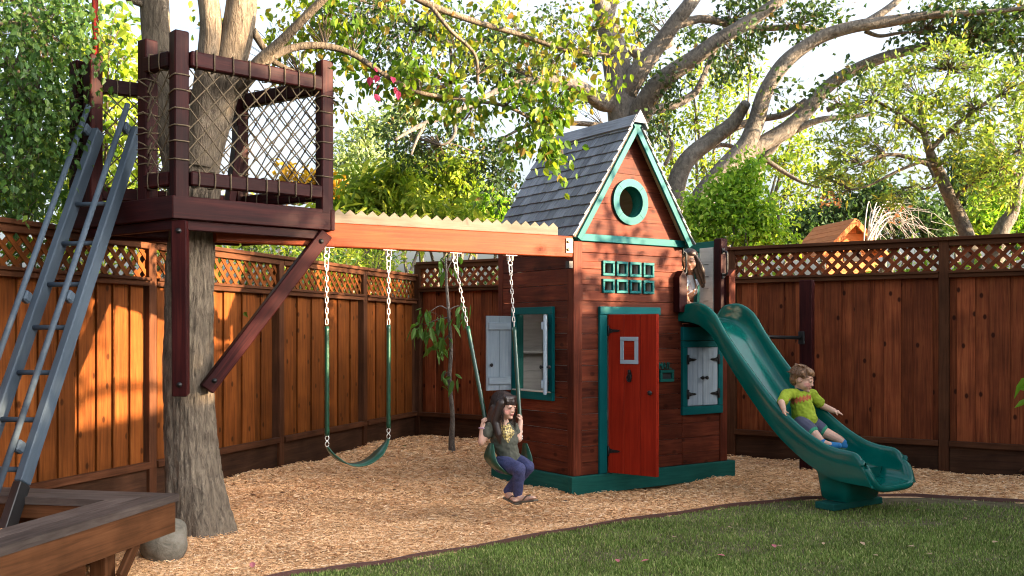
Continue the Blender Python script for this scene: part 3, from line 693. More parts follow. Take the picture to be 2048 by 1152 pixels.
# side deck
plank2('deck_floor', ph, H(1.245, .56, 1.355), H(1.79, .56, 1.355), UP, 1.06, .03, M_SIDING)
plank2('deck_post', ph, H(1.735, .062, 1.30), H(1.735, .062, 2.135), FN, .09, .088, M_TREEHOUSE, .008)
plank2('deck_post', ph, H(1.735, 1.04, .15), H(1.735, 1.04, 2.05), FN, .088, .088, M_TREEHOUSE, .005)
plank2('deck_post', ph, H(1.30, 1.04, .15), H(1.30, 1.04, 2.05), FN, .088, .088, M_TREEHOUSE, .005)
mb = MB(); M = frame(H(1.80, .02, 1.36), UP, FN)
mb.prism([(0, -.035), (.50, -.035), (.44, .04), (0, .04)], Matrix.Translation((0, 0, -.05)), .09); mb.build('post_brace', M_SIDING, ph, M)
plank2('deck_top_rail', ph, H(1.735, .11, 2.075), H(1.735, 1.0, 2.075), DF, .085, .038, M_DGREEN)
plank2('deck_back_rail', ph, H(1.345, 1.04, 2.0), H(1.69, 1.04, 2.0), DL, .085, .038, M_DGREEN)
plank2('deck_low_rail', ph, H(1.735, .11, 1.43), H(1.735, 1.0, 1.43), DF, .085, .036, M_DGREEN)
for t in (.36, .50, .66, .82, .94): plank2('baluster', ph, H(1.735, t, 1.475), H(1.735, t, 2.03), DF, .05, .034, M_DGREEN)
for s in (1.40, 1.52, 1.64): plank2('baluster', ph, H(s, 1.04, 1.38), H(s, 1.04, 1.955), DL, .05, .034, M_DGREEN)
pan = plank2('white_panel', ph, H(1.705, .115, 1.74), H(1.705, .285, 1.74), DF, .64, .018, M_WHITEWASH, .003); pan['label'] = 'white painted panel with measuring marks'
for z in (1.47, 1.58, 1.69, 1.80, 1.91): plank2('measuring_mark', pan, H(1.694, .17, z), H(1.694, .23, z), DF, .004, .004, M_BLACK, .0005)
mb = MB(); M = frame(H(1.18, .0, 1.47), UP, FN)
mb.prism([(0, -.044), (.30, -.044), (.355, 0), (.30, .044), (0, .044)], Matrix.Translation((0, 0, -.045)), .08); mb.build('entry_post', M_TREEHOUSE, ph, M)
def handle(p, n_, hgt):
    m2 = MB(); pts = [p, p + n_ * .045 + UP * .015, p + n_ * .05 + UP * .05, p + n_ * .05 + UP * (hgt - .05), p + n_ * .045 + UP * (hgt - .015), p + UP * hgt]
    m2.tube(smooth_path(pts, 3), .010, 8)
    for q in (p, p + UP * hgt): m2.box(frame(q + n_ * .004, UP, n_), .05, .03, .008, .002)
    m2.build('grab_handle', M_BLACK, ph)
handle(H(1.715, .014, 1.80), FN, .22); handle(H(1.248, .05, 1.80), DF, .20)
# window box inside (seen dark through the panes) and the corner bracket of the swing beam
mb = MB(); M = frame(H(.09, .02, 1.975), DF, FN); mb.box(Matrix.Identity(4), .06, .13, .008, .002); mb.box(Matrix.Translation((0, .03, .006)), .016, .016, .008, .003); mb.box(Matrix.Translation((0, -.03, .006)), .012, .012, .008, .003)

# ================================================================== SWING BEAM
B0, B1 = V(-1.94, 6.49, 0), V(.452, 7.85, 0); BD = (B1 - B0).normalized(); BN = V(BD.y, -BD.x, 0)
BZ0, BZ1 = 1.887, 2.052
def beam_at(px):
    r = (px - HX) / FPX; u = (r * B0.y - B0.x) / (BD.x - r * BD.y); return B0 + BD * u
sb = thing('swing_beam', 'long orange cedar beam joining treehouse and playhouse', 'beam', B0 + UP * BZ0)
plank2('beam', sb, B0 + UP * (BZ0 + BZ1) / 2, B1 + BD * .005 + UP * (BZ0 + BZ1) / 2, BN, BZ1 - BZ0, .088, M_BEAM, .006)
tp0 = beam_at(662); Lt = (beam_at(1112) - tp0).length; pitch = .083; nt_ = int(Lt / pitch)
M = frame(tp0 + UP * BZ1 + BN * .03, BD, BN); pl = [(0, 0), (nt_ * pitch, 0)]
if (M.to_3x3() @ Vector((0, 1, 0))).z < 0: M = frame(tp0 + UP * BZ1 + BN * .03, BD, BN)
ysg = 1 if (M.to_3x3() @ Vector((0, 1, 0))).z > 0 else -1
poly = [(0, .001), (nt_ * pitch, .001)]
for k in range(nt_, 0, -1): poly += [(k * pitch, .062), ((k - .5) * pitch, .062 + .034)]
poly += [(0, .062)]
poly = [(x, y * ysg) for x, y in poly]
if ysg < 0: poly.reverse()
mb = MB(); mb.prism(poly, Matrix.Identity(4), .012); o = mb.build('serrated_strip', M_GREYWOOD, sb, M); o['label'] = 'grey sawtooth strip on top of the beam'
mb = MB(); M = frame(B1 - BD * .03 + BN * .048 + UP * 1.975, BD, BN); mb.box(Matrix.Identity(4), .065, .115, .008, .002)
for y in (-.03, .03): mb.lathe([(.012, .003), (.012, .012), (.006, .014)], Matrix.Translation((-.012, y, 0)), 8)
mb.build('bracket', M_BRONZE, sb, M)
plank2('bracket_tie', sb, B1 + BD * .0 + BN * .0 + UP * 1.86, B1 + BD * .0 + UP * 1.80, BN, .04, .05, M_BLACK)

# ================================================================== SWINGS
def link_mesh():
    m2 = MB(); pts = []
    for i in range(12):
        a = 2 * math.pi * i / 12; pts.append(((.013 if math.cos(a) > 0 else -.013) + .010 * math.cos(a), .009 * math.sin(a), 0))
    m2.tube(pts, .0033, 5, closed=True); return m2
def swing(name, label, hang, ends, chain_frac, seat_fn, group):
    root = thing(name, label, 'swing', (hang[0] + hang[1]) / 2, group)
    for h, e in zip(hang, ends):
        m2 = MB(); M = frame(h, BD, UP)
        m2.box(Matrix.Translation((0, 0, -.004)), .10, .05, .008, .002)
        for x in (-.016, .016): m2.box(Matrix.Translation((x, 0, -.026)), .006, .035, .04, .002)
        m2.tube([(-.024, 0, -.034), (.024, 0, -.034)], .007, 8)
        m2.build('hanger', M_CHAIN, root, M)
        top = h - UP * .045; dirv = (e - top).normalized(); Lc = (e - top).length
        m2 = MB(); M = frame(top, dirv, BN)
        m2.tube([(.018 + .020 * math.cos(a), .018 * math.sin(a), 0) for a in [i * math.pi / 7 for i in range(14)]], .005, 6, closed=True)
        # carabiner
        m2.tube([(.03 + .0 + x, y, 0) for x, y in ((0, 0), (.012, .012), (.06, .014), (.078, 0), (.06, -.014), (.012, -.012))], .004, 6, closed=True)
        m2.build('carabiner', M_CHAIN, root, M)
        L0, L1 = .10, Lc * chain_frac
        m2 = MB(); lm = link_mesh(); nlk = int((L1 - L0) / .037)
        for k in range(nlk + 1):
            Mk = Matrix.Translation((L0 + k * .037, 0, 0)) @ Matrix.Rotation(R(90) * (k % 2) + R(20), 4, 'X')
            m2.add([Mk @ Vector(v) for v in lm.v], lm.f, 0, True)
        m2.build('chain', M_CHAIN, root, M)
        a0, a1 = top + dirv * L1, e
        m2 = MB(); nn = 26
        m2.tube([a0 + (a1 - a0) * i / nn for i in range(nn + 1)], [.0155 + .0016 * (i % 2) for i in range(nn + 1)], 10)
        m2.build('chain_sleeve', M_SLEEVE, root)
        m2 = MB(); M = frame(e, dirv, BN)
        m2.tube(smooth_path([(0, .0, 0), (.012, .013, 0), (.03, .008, 0), (.045, -.008, 0), (.062, -.013, 0), (.078, 0, 0), (.066, .012, 0)], 3), .0038, 6)
        m2.tube(smooth_path([(.0, .0, 0), (.012, -.013, 0), (.03, -.008, 0), (.045, .008, 0), (.06, .014, 0)], 3), .0038, 6)
        m2.build('s_hook', M_STEEL, root, M)
    pts, side = seat_fn()
    m2 = MB(); vs = []; fs = []; n_ = len(pts)
    for i, p in enumerate(pts):
        w = i / (n_ - 1); hw = .085 * min(1, .28 + 4.5 * min(w, 1 - w)) 
        t = (pts[min(i + 1, n_ - 1)] - pts[max(i - 1, 0)]).normalized(); sd_ = side[i] if isinstance(side, list) else side
        nn = t.cross(sd_).normalized() * .004
        for q in (-1, 1): vs += [p + sd_ * hw * q - nn, p + sd_ * hw * q + nn]
    for i in range(n_ - 1):
        a = i * 4; b = a + 4
        fs += [(a, a + 2, b + 2, b), (a + 1, b + 1, b + 3, a + 3), (a, b, b + 1, a + 1), (a + 2, a + 3, b + 3, b + 2)]
    m2.add(vs, fs, 0, True); m2.build('belt_seat', M_SEAT, root)
    return root
hA = [beam_at(653) + UP * BZ0, beam_at(777) + UP * BZ0]
eA = [V(hA[0].x + .004, hA[0].y, .585), V(hA[1].x, hA[1].y, .615)]
def seatA():
    a = eA[0] - UP * .075; b = eA[1] - UP * .075; pts = []
    for i in range(25):
        w = i / 24; p = a.lerp(b, w); p.z -= .155 * (1 - (2 * w - 1) ** 2) ** .85; pts.append(p)
    return pts, BN
swing('belt_swing', 'empty green belt swing hanging nearest the treehouse', hA, eA, .40, seatA, 'belt swings on the beam')
hB = [beam_at(909) + UP * BZ0, beam_at(1020) + UP * BZ0]
eB = [at(974, 856, 7.06), at(1041, 858, 7.20)]
def seatB():
    a = at(983, 886, 7.02); b = at(1050, 886, 7.20)
    fw = V(.42, -.90, 0).normalized(); ctl = [a, a + V(-.01, -.02, -.10), at(993, 935, 6.98), at(1018, 949, 7.02), at(1040, 932, 7.12), b + V(.01, 0, -.12), b]
    return smooth_path(ctl, 4), V(.5, -.86, 0).normalized()
swing('belt_swing', 'green belt swing holding the seated girl, beside the playhouse', hB, eB, .41, seatB, 'belt swings on the beam')
# ================================================================== TREEHOUSE PLATFORM
TN, TR_, TB_, TL = V(-2.063, 6.05, 0), V(-1.2065, 6.805, 0), V(-1.98, 7.36, 0), V(-2.99, 6.735, 0)
TZ = 2.133
th = thing('treehouse_platform', 'dark cherry stained treehouse platform with rope net railings on the trunk', 'treehouse', V(-2.06, 6.7, TZ))
quad = [TN, TR_, TB_, TL]; cen = sum(quad, V(0, 0, 0)) / 4
def inset(q, k):
    c = q - cen; return q - c.normalized() * k
for a, b in zip(quad, quad[1:] + quad[:1]):
    d = (b - a).normalized(); n_ = V(d.y, -d.x, 0)
    if n_.dot(a - cen) < 0: n_ = -n_
    plank2('fascia', th, a - n_ * .019 + d * .002 + UP * (TZ - .07), b - n_ * .019 - d * .002 + UP * (TZ - .07), n_, .14, .038, M_TREEHOUSE, .004)
    plank2('lower_fascia', th, a - n_ * .055 + d * .055 + UP * (TZ - .172), b - n_ * .055 - d * .055 + UP * (TZ - .172), n_, .062, .038, M_TREEHOUSE, .004)
# deck boards across, leaving the trunk free
dR = (TR_ - TN).normalized(); dP = V(-dR.y, dR.x, 0)
def quad_span(v):
    """extent along dR of the inset platform at distance v along dP from the near corner"""
    P = [inset(q, .05) for q in quad]; hits = []
    for a, b in zip(P, P[1:] + P[:1]):
        va, vb = (a - TN).dot(dP), (b - TN).dot(dP)
        if (va - v) * (vb - v) < 0: w = (v - va) / (vb - va); hits.append((a.lerp(b, w) - TN).dot(dR))
    return (min(hits), max(hits)) if len(hits) >= 2 else None
TRUNK_C = V(-2.055, 6.62, 0); tv, tu = (TRUNK_C - TN).dot(dP), (TRUNK_C - TN).dot(dR)
v = .06
while v < 1.3:
    sp = quad_span(v)
    if sp:
        segs = [sp]
        if abs(v - tv) < .25: segs = [(sp[0], tu - .26), (tu + .26, sp[1])]
        for a, b in segs:
            if b - a > .06: plank2('deck_board', th, TN + dR * (a + .01) + dP * v + UP * (TZ - .028), TN + dR * (b - .01) + dP * v + UP * (TZ - .028), UP, .088, .03, M_TREEHOUSE, .002)
    v += .094
for k in (.28, .62, .95):
    sp = quad_span(k)
    for a, b in [(sp[0], min(sp[1], tu - .26)), (max(sp[0], tu + .26), sp[1])] if abs(k - tv) < .25 else [sp]:
        if b - a > .1: plank2('joist', th, TN + dR * (a + .05) + dP * k + UP * (TZ - .115), TN + dR * (b - .05) + dP * k + UP * (TZ - .115), UP, .038, .13, M_TREEHOUSE, .002)
# posts
PZ = 3.147
pN = TN + V(.015, .075, 0); pR = inset(TR_, .075); pB = inset(TB_, .075); pL = inset(TL, .06)
pN2 = V(-2.31, 6.315, 0); pL1 = V(-2.80, 6.655, 0)
dL_ = (TL - TN).normalized()
for p, zt, xd in ((pN, PZ, dR), (pR, PZ, dR), (pB, PZ, dR), (pN2, PZ, dL_), (pL1, PZ, dL_), (pL, PZ - .02, dL_)):
    o = plank('post', th, V(p.x, p.y, (TZ - .03 + zt) / 2), UP, xd, zt - TZ + .03, .092, .092, M_TREEHOUSE, .007)
# rails
rails = []
def rail_pair(a, b, off, ends=(.03, .03), zt=3.03, zb=2.29):
    d = (b - a).normalized(); n_ = V(d.y, -d.x, 0)
    if n_.dot(a - cen) < 0: n_ = -n_
    for z in (zt - .05, zb - .045):
        p, q = a + d * ends[0] + n_ * off + UP * z, b - d * ends[1] + n_ * off + UP * z
        plank2('rail', th, p, q, n_, .098 if z > 2.6 else .088, .062, M_TREEHOUSE, .008); rails.append((p, q, n_))
    return d, n_
rope_items = []
def rope_wrap(c, u, w, hu, hw, r=.0045):
    """a cord loop round a bar: half sizes hu along u, hw along w"""
    sl = random.uniform(-.012, .012); ax = u.cross(w).normalized(); k = .25
    pts = []
    for i in range(12):
        a = 2 * math.pi * (i + .5) / 12; x, y = math.cos(a), math.sin(a); m = max(abs(x), abs(y)) ** .8
        pts.append(c + u * (x / m * hu) + w * (y / m * hw) + ax * sl * y)
    m3 = MB(); m3.tube(pts, r, 5, closed=True); m3.build('rope_loop', M_ROPE, th)
def net(a, b, off, z0, z1, cell, d, n_, sag=.02):
    """diagonal rope mesh between two posts"""
    L = (b - a).length
    def P(s, z):
        w = s / L; sg = sag * math.sin(math.pi * w) * math.sin(math.pi * (z - z0) / (z1 - z0))
        return a + d * s + n_ * (off - sg) + UP * (z + .010 * math.sin(s * 31 + z * 17))
    hz = z1 - z0; asp = 1.0
    nc = max(2, round(L / cell)); c = L / nc; nr = max(2, round(hz / (c * 1.05)));
    rz = hz / nr
    for sg in (1, -1):
        for k in range(-nr, nc + 1):
            pts = []
            for j in range(nr + 1):
                s = (k + j) * c if sg > 0 else (k + nr - j) * c
                if -1e-6 <= s <= L + 1e-6: pts.append((s, z0 + j * rz))
            for p, q in zip(pts[:-1], pts[1:]): mbr.tube([P(*p), P(*q)], .0048, 5, cap=False)
            if sg > 0:
                for p in pts:
                    if .01 < p[0] < L - .01:
                        M = frame(P(*p), d, n_); mbr.add([M @ Vector(x) * 1 for x in [(.015, 0, 0), (-.015, 0, 0), (0, .012, 0), (0, -.012, 0), (0, 0, .012), (0, 0, -.012)]],
                            [(0, 2, 4), (2, 1, 4), (1, 3, 4), (3, 0, 4), (2, 0, 5), (1, 2, 5), (3, 1, 5), (0, 3, 5)], 0, True)
mbr = MB()
d, n_ = rail_pair(pN, pR, .035, (.05, .05)); net(pN + d * .05, pR - d * .05, .02, 2.30, 2.935, .118, d, n_)
sets = [(pN, pR, d, n_, .035)]
mbr.build('rope_net', M_ROPE, th)['kind'] = 'stuff'; mbr = MB()
d, n_ = rail_pair(pR, pB, .0, (.05, .05)); net(pR + d * .05, pB - d * .05, .0, 2.30, 2.935, .118, d, n_); sets.append((pR, pB, d, n_, 0))
mbr.build('rope_net', M_ROPE, th)['kind'] = 'stuff'; mbr = MB()
d, n_ = rail_pair(pB, pL, .0, (.05, .05)); net(pB + d * .05, pL - d * .05, .0, 2.30, 2.935, .118, d, n_); sets.append((pB, pL, d, n_, 0))
mbr.build('rope_net', M_ROPE, th)['kind'] = 'stuff'; mbr = MB()
d, n_ = rail_pair(pN2, pN, .02, (.02, .05)); net(pN2 + d * .05, pN - d * .05, .02, 2.30, 2.935, .095, d, n_); sets.append((pN2, pN, d, n_, .02))
mbr.build('rope_net', M_ROPE, th)['kind'] = 'stuff'
for a, b, d, n_, off in sets:
    L = (b - a).length
    for zc, hh in ((2.98, .052), (2.245, .047)):
        s = .09
        while s < L - .05:
            rope_wrap(a + d * s + n_ * off + UP * zc, UP, n_, hh + .006, .037); s += random.uniform(.095, .125)
for p, xd in ((pN, dR), (pR, dR), (pB, dR), (pN2, dL_), (pL, dL_)):
    z = 2.36; yd = V(-xd.y, xd.x, 0)
    while z < 2.92:
        rope_wrap(V(p.x, p.y, z), xd, yd, .0515, .0515); z += random.uniform(.085, .115)
mbr = MB()
for z in (2.38, 2.46, 2.56, 2.66, 2.74, 2.84):      # loose rope ends at the entry post
    q = V(-2.285, 6.265, z); mbr.tube([q, q + V(-.03, -.02, .02), q + V(-.06, -.03, .05 * random.uniform(-.2, 1))], .005, 5); mbr.tube([q, q + V(.02, -.01, .03), q + V(.0, -.02, -.04)], .006, 5)
mbr.build('rope_ends', M_ROPE, th)['kind'] = 'stuff'
# knee braces to the trunk
def brace(p, q, nz):
    o = plank2('knee_brace', th, p, q, nz, .092, .088, M_TREEHOUSE, .006)
    m2 = MB()
    for e, sgn in ((p, 1), (q, -1)):
        c = e + (q - p).normalized() * .07 * sgn; M = frame(c + Vector(nz).normalized() * .044, q - p, nz); m2.lathe([(.018, -.004), (.018, .002), (.010, .004), (.010, .010)], M, 10)
    m2.build('bolt', M_BLACK, th)
brace(V(-2.085, 6.27, .90), V(-2.045, 6.135, 1.99), (.1, -1, 0))
brace(V(-1.975, 6.43, .93), V(-1.275, 6.80, 1.97), (.47, -.88, 0))
plank2('leaning_board', th, V(-1.98, 6.95, 2.13), V(-1.93, 7.05, 2.75), dR, .085, .05, M_TREEHOUSE)

# ================================================================== LADDER
LO = V(-.184, -.983, 0).normalized(); LX = V(-.983, .184, 0).normalized()
lr0 = V(-2.52, 6.31, 2.133)
def LP(k, w, off=0.0):
    """k = metres of rise below the deck edge, w = across from the right stringer"""
    slope = .977 / 1.85
    return lr0 + LO * (slope * k + off) + LX * w - UP * k
lad = thing('ladder', 'blue grey painted wooden ladder with pipe handrails leaning on the treehouse', 'ladder', LP(1.9, .2))
axis = (LP(1.9, 0) - LP(0, 0)).normalized(); fnl = axis.cross(LX).normalized()
if fnl.dot(LO) < 0: fnl = -fnl
for w in (0, .285):
    plank2('stringer', lad, LP(-.50, w), LP(1.66, w), fnl, .05, .09, M_BLUEGREY, .006)
    m2 = plank2('stringer_foot', lad, LP(1.662, w), LP(1.90, w), fnl, .051, .091, M_BLACK, .004)
    a = LP(-.60, w) + fnl * .125 + LX * .035; b = LP(1.75, w) + fnl * .125 + LX * .035
    mb = MB(); mb.tube([a, b], .018, 12); mb.build('handrail', M_BLUEGREY, lad)
    for k in (-.46, .66, 1.50):
        plank('handrail_block', lad, LP(k, w) + fnl * .078 + LX * .03, axis, fnl, .07, .045, .062, M_BLUEGREY, .012)
k = .02
while k < 1.8:
    mb = MB(); mb.tube([LP(k, .02), LP(k, .265)], .015, 10); mb.build('rung', M_BLUEGREY, lad); k += .262
# red pole at the entry
mb = MB(); mb.tube([V(-2.80, 6.70, 3.0), V(-2.815, 6.69, 4.6)], .021, 10)
tag(mb.build('flag_pole', M_REDPOLE), 'thin red pole rising from the treehouse entry posts', 'pole')

# ================================================================== SLIDE
SLC, SLW = 1.46, .218
RIM = [(-.06, 1.45), (.0, 1.52), (.06, 1.545), (.17, 1.55), (.27, 1.52), (.37, 1.45), (.50, 1.28), (.72, 1.04), (1.0, .765), (1.25, .585), (1.45, .485), (1.58, .452), (1.67, .445), (1.73, .435), (1.775, .405), (1.80, .36)]
BED = [(-.06, 1.40), (.0, 1.40), (.06, 1.395), (.17, 1.375), (.27, 1.33), (.37, 1.25), (.50, 1.085), (.72, .83), (1.0, .545), (1.25, .365), (1.45, .265), (1.58, .228), (1.68, .22), (1.77, .216), (1.84, .214), (1.88, .208)]
def prof(tab, n):
    pts = smooth_path([(u, z, 0) for u, z in tab], 5); return [(p.x, p.y) for p in pts]
rim = prof(RIM, 0); bed = prof(BED, 0); ns_ = len(rim)
sl = thing('slide', 'glossy green plastic slide curving down from the playhouse deck', 'slide', H(SLC, -1.5, 0))
# cross-section from the outer left skirt over the rolled rim, across the bed, to the right skirt
def section(i, grow=0.0):
    ur, zr = rim[i]; ub, zb = bed[i]; d = zr - zb
    dirr = Vector((rim[min(i + 1, ns_ - 1)][0] - rim[max(i - 1, 0)][0], rim[min(i + 1, ns_ - 1)][1] - rim[max(i - 1, 0)][1])).normalized()
    out = []
    lat = [(-1.215, -.06), (-1.235, .15), (-1.225, .55), (-1.21, .84), (-1.17, .96), (-1.10, 1.0), (-1.03, .97), (-.985, .86), (-.96, .6), (-.92, .32), (-.84, .13), (-.70, .04), (-.45, .008), (0, 0)]
    lat = lat + [(-a, b) for a, b in reversed(lat[:-1])]
    for a, b in lat:
        k = max(0, min(1, b)); hs = 1 - .0
        if b < 0: u = ub; z = zb + b * .12
        else: u = ub + (ur - ub) * k; z = zb + d * b
        out.append(H(SLC + a * SLW, -u, z))
    return out
rows_ = [section(i) for i in range(ns_)]
mb = MB(); m_ = len(rows_[0]); vs = [p for r in rows_ for p in r]
fs = [(i * m_ + j, (i + 1) * m_ + j, (i + 1) * m_ + j + 1, i * m_ + j + 1) for i in range(ns_ - 1) for j in range(m_ - 1)]
mb.add(vs, fs, 0, True)
# underside skin so the chute has thickness
und = []
for i, r in enumerate(rows_):
    ub, zb = bed[i]; und += [r[0], H(SLC - 1.0 * SLW, -ub, zb - .022), H(SLC - .5 * SLW, -ub, zb - .03), H(SLC + .5 * SLW, -ub, zb - .03), H(SLC + 1.0 * SLW, -ub, zb - .022), r[-1]]
fs = [(i * 6 + j, i * 6 + j + 1, (i + 1) * 6 + j + 1, (i + 1) * 6 + j) for i in range(ns_ - 1) for j in range(5)]
mb.add(und, fs, 0, True)
# rolled exit lip
end = rows_[-1]; ctr = H(SLC, -bed[-1][0], bed[-1][1])
lip = [p + (-DL) * .012 - UP * .012 for p in end]
n_e = len(end); un = und[-6:]; capv = list(end) + un[1:5]; U1, U2, U3, U4 = n_e, n_e + 1, n_e + 2, n_e + 3
half = [(4, 5, 6), (3, 4, 6, 7), (2, 3, 7, 8), (1, 2, 8, 9), (0, 1, 9, 10)]
capf = half + [tuple(n_e - 1 - i for i in reversed(f)) for f in half] + [(0, 10, 11, U1), (U1, 11, 12, U2), (U2, 12, 13, 14, U3), (U3, 14, 15, U4), (U4, 15, 16, n_e - 1)]
mb.add(capv, capf, 0, False)
mb.build('chute', M_SLIDE, sl)
inner = smooth_path(end[3:-3], 3); fwd = -DL; roll = []
for i, p in enumerate(inner):
    tg = (inner[min(i + 1, len(inner) - 1)] - inner[max(i - 1, 0)]).normalized(); nin = tg.cross(fwd).normalized()
    if nin.dot(H(SLC, -1.8, .42) - p) < 0: nin = -nin
    e = min(1.0, min(i, len(inner) - 1 - i) / 9.0); e = .12 + .88 * e * e * (3 - 2 * e); nin = (nin * e + UP * (1 - e)).normalized() if e < .5 else nin
    roll.append([p - fwd * .006] + [p + fwd * a * e - nin * b * e for a, b in ((.016, .001), (.030, .010), (.036, .024), (.030, .040), (.012, .050), (-.02, .050))])
mb = MB(); k7 = 7; mb.add([q for r in roll for q in r], [(i * k7 + j, i * k7 + j + 1, (i + 1) * k7 + j + 1, (i + 1) * k7 + j) for i in range(len(roll) - 1) for j in range(k7 - 1)], 0, True); mb.build('exit_lip', M_SLIDE, sl)
# pedestal
def rrect(cs, ct, ws, wt, r, z, n=5):
    out = []
    for qx, qy, a0 in ((1, 1, 0), (-1, 1, 90), (-1, -1, 180), (1, -1, 270)):
        for k in range(n + 1):
            a = R(a0 + 90 * k / n); out.append(H(cs + qx * (ws - r) + r * math.cos(a), -(ct + qy * (wt - r) + r * math.sin(a)), z))
    return out
rings = [rrect(SLC, 1.505, .17, .10, .04, .05), rrect(SLC, 1.505, .20, .125, .05, .07), rrect(SLC, 1.505, .212, .135, .055, .14), rrect(SLC, 1.50, .222, .145, .06, .24), rrect(SLC, 1.49, .228, .17, .07, .30)]
mb = MB(); n6 = len(rings[0]); vs = [p for r in rings for p in r]
fs = [(i * n6 + j, (i + 1) * n6 + j, (i + 1) * n6 + (j + 1) % n6, i * n6 + (j + 1) % n6) for i in range(len(rings) - 1) for j in range(n6)]
mb.add(vs, [tuple(reversed(f)) for f in fs] + [tuple(range(n6))], 0, True); mb.build('pedestal', M_SLIDE, sl)
fb = plank2('footing_board', None, H(1.17, -1.50, .022), H(1.75, -1.50, .022), UP, .17, .05, M_DGREEN, .005)
tag(fb, 'weathered green board lying under the slide pedestal', 'board')
bk = plank('brick', None, at(1682, 1016, 7.33) + UP * .0, DF, UP, .06, .045, .05, M_ORANGE, .004)
bk.location.z = .018; tag(bk, 'small orange block on the grass in front of the slide footing', 'block')

# ================================================================== PULL-UP BAR
pu = thing('pull_up_bar', 'dark post with a black horizontal pull-up bar behind the slide', 'bar', V(2.785, 9.40, 0))
plank2('post', pu, V(2.785, 9.40, -.05), V(2.785, 9.40, 1.79), V(-.5, -.85, 0), .115, .115, M_TREEHOUSE, .005)
mb = MB(); mb.tube([V(2.73, 9.375, 1.245), H(1.80, .30, 1.27)], .017, 10); mb.build('bar', M_BLACK, pu)
mb = MB(); mb.box(frame(V(2.725, 9.37, 1.245), V(-.85, -.5, .0), UP), .02, .07, .12, .004); mb.build('flange', M_BLACK, pu)

# ================================================================== BENCH, RAISED BED, BOULDER
BP = V(-1.856, 5.55, 0); bnear = V(-.198, -.98, 0).normalized(); bfar = V(-.98, .198, 0).normalized()
BT = .40
bn = thing('corner_bench', 'low L-shaped weathered wooden bench in the left foreground', 'bench', BP)
def lboards(k, W):
    """mitred top board k of the L: (inner offset, outer offset) from the outer edge"""
    o0, o1 = k
    c0 = BP + bnear * o0 + bfar * o0; c1 = BP + bnear * o1 + bfar * o1
    for dirv, L_ in ((bnear, 3.2), (bfar, 2.6)):
        M = frame(c0 + UP * (BT - .04), dirv, UP); Mi = M.inverted()
        q = [c0 + dirv * .003, c0 + dirv * L_, c1 + dirv * (L_ - (o1 - o0)), c1 + dirv * .003]
        pl = [((Mi @ (p + UP * (BT - .04))).x, (Mi @ (p + UP * (BT - .04))).y) for p in q]
        ar = sum(pl[i][0] * pl[(i + 1) % 4][1] - pl[(i + 1) % 4][0] * pl[i][1] for i in range(4))
        if ar < 0: pl.reverse()
        m2 = MB(); m2.prism(pl, Matrix.Identity(4), .04); m2.build('top_board', M_BENCHTOP, bn, M)
lboards((0, .138), 0); lboards((.142, .275), 0)
i0 = BP + bnear * .025 + bfar * .025
plank2('skirt', bn, i0 + bnear * .0 + UP * (BT - .125), i0 + bnear * 3.1 + UP * (BT - .125), -bfar, .168, .036, M_BENCH)
plank2('skirt', bn, i0 + bfar * .02 + UP * (BT - .125), i0 + bfar * 2.5 + UP * (BT - .125), -bnear, .168, .036, M_BENCH)
i1 = BP + bnear * .25 + bfar * .25
plank2('inner_skirt', bn, i1 + UP * (BT - .08), i1 + bfar * 2.2 + UP * (BT - .08), bnear, .076, .03, M_BENCH)
plank2('inner_skirt', bn, i1 + UP * (BT - .08), i1 + bnear * 2.8 + UP * (BT - .08), bfar, .076, .03, M_BENCH)
plank2('leg', bn, BP + bnear * .50 + bfar * .14 + UP * -.05, BP + bnear * .50 + bfar * .14 + UP * .19, bfar, .09, .09, M_BENCH)
plank2('leg', bn, BP + bnear * 2.2 + bfar * .14 + UP * -.05, BP + bnear * 2.2 + bfar * .14 + UP * .19, bfar, .09, .09, M_BENCH)
plank2('leg', bn, BP + bfar * .9 + bnear * .14 + UP * -.05, BP + bfar * .9 + bnear * .14 + UP * .19, bnear, .09, .09, M_BENCH)
plank2('bed_wall', bn, BP + bnear * .60 + bfar * .18 + UP * .10, BP + bnear * 3.0 + bfar * .18 + UP * .10, bfar, .20, .03, M_BENCH)
plank2('bed_wall', bn, BP + bnear * .18 + bfar * .40 + UP * .10, BP + bnear * .18 + bfar * 2.5 + UP * .10, bfar.cross(UP), .20, .03, M_BENCH)
plank2('strut', bn, BP + bnear * .50 + bfar * .04 + UP * .05, BP + bnear * .36 + bfar * .04 + UP * .20, bfar, .06, .03, M_BENCH)
# raised bark inside the L
mb = MB(); q0 = BP + bnear * .2 + bfar * .2
nI = 14; vs = []
for i in range(nI):
    for j in range(nI):
        p = q0 + bnear * (2.8 * i / (nI - 1)) + bfar * (2.4 * j / (nI - 1)); vs.append((p.x, p.y, .215 + .02 * math.sin(i * 1.9 + j * 1.3)))
mb.add(vs, [(i * nI + j, (i + 1) * nI + j, (i + 1) * nI + j + 1, i * nI + j + 1) for i in range(nI - 1) for j in range(nI - 1)], 0, True)
tag(mb.build('raised_bark_bed', M_BARKBED), 'raised bark fill inside the corner bench', kind='structure')
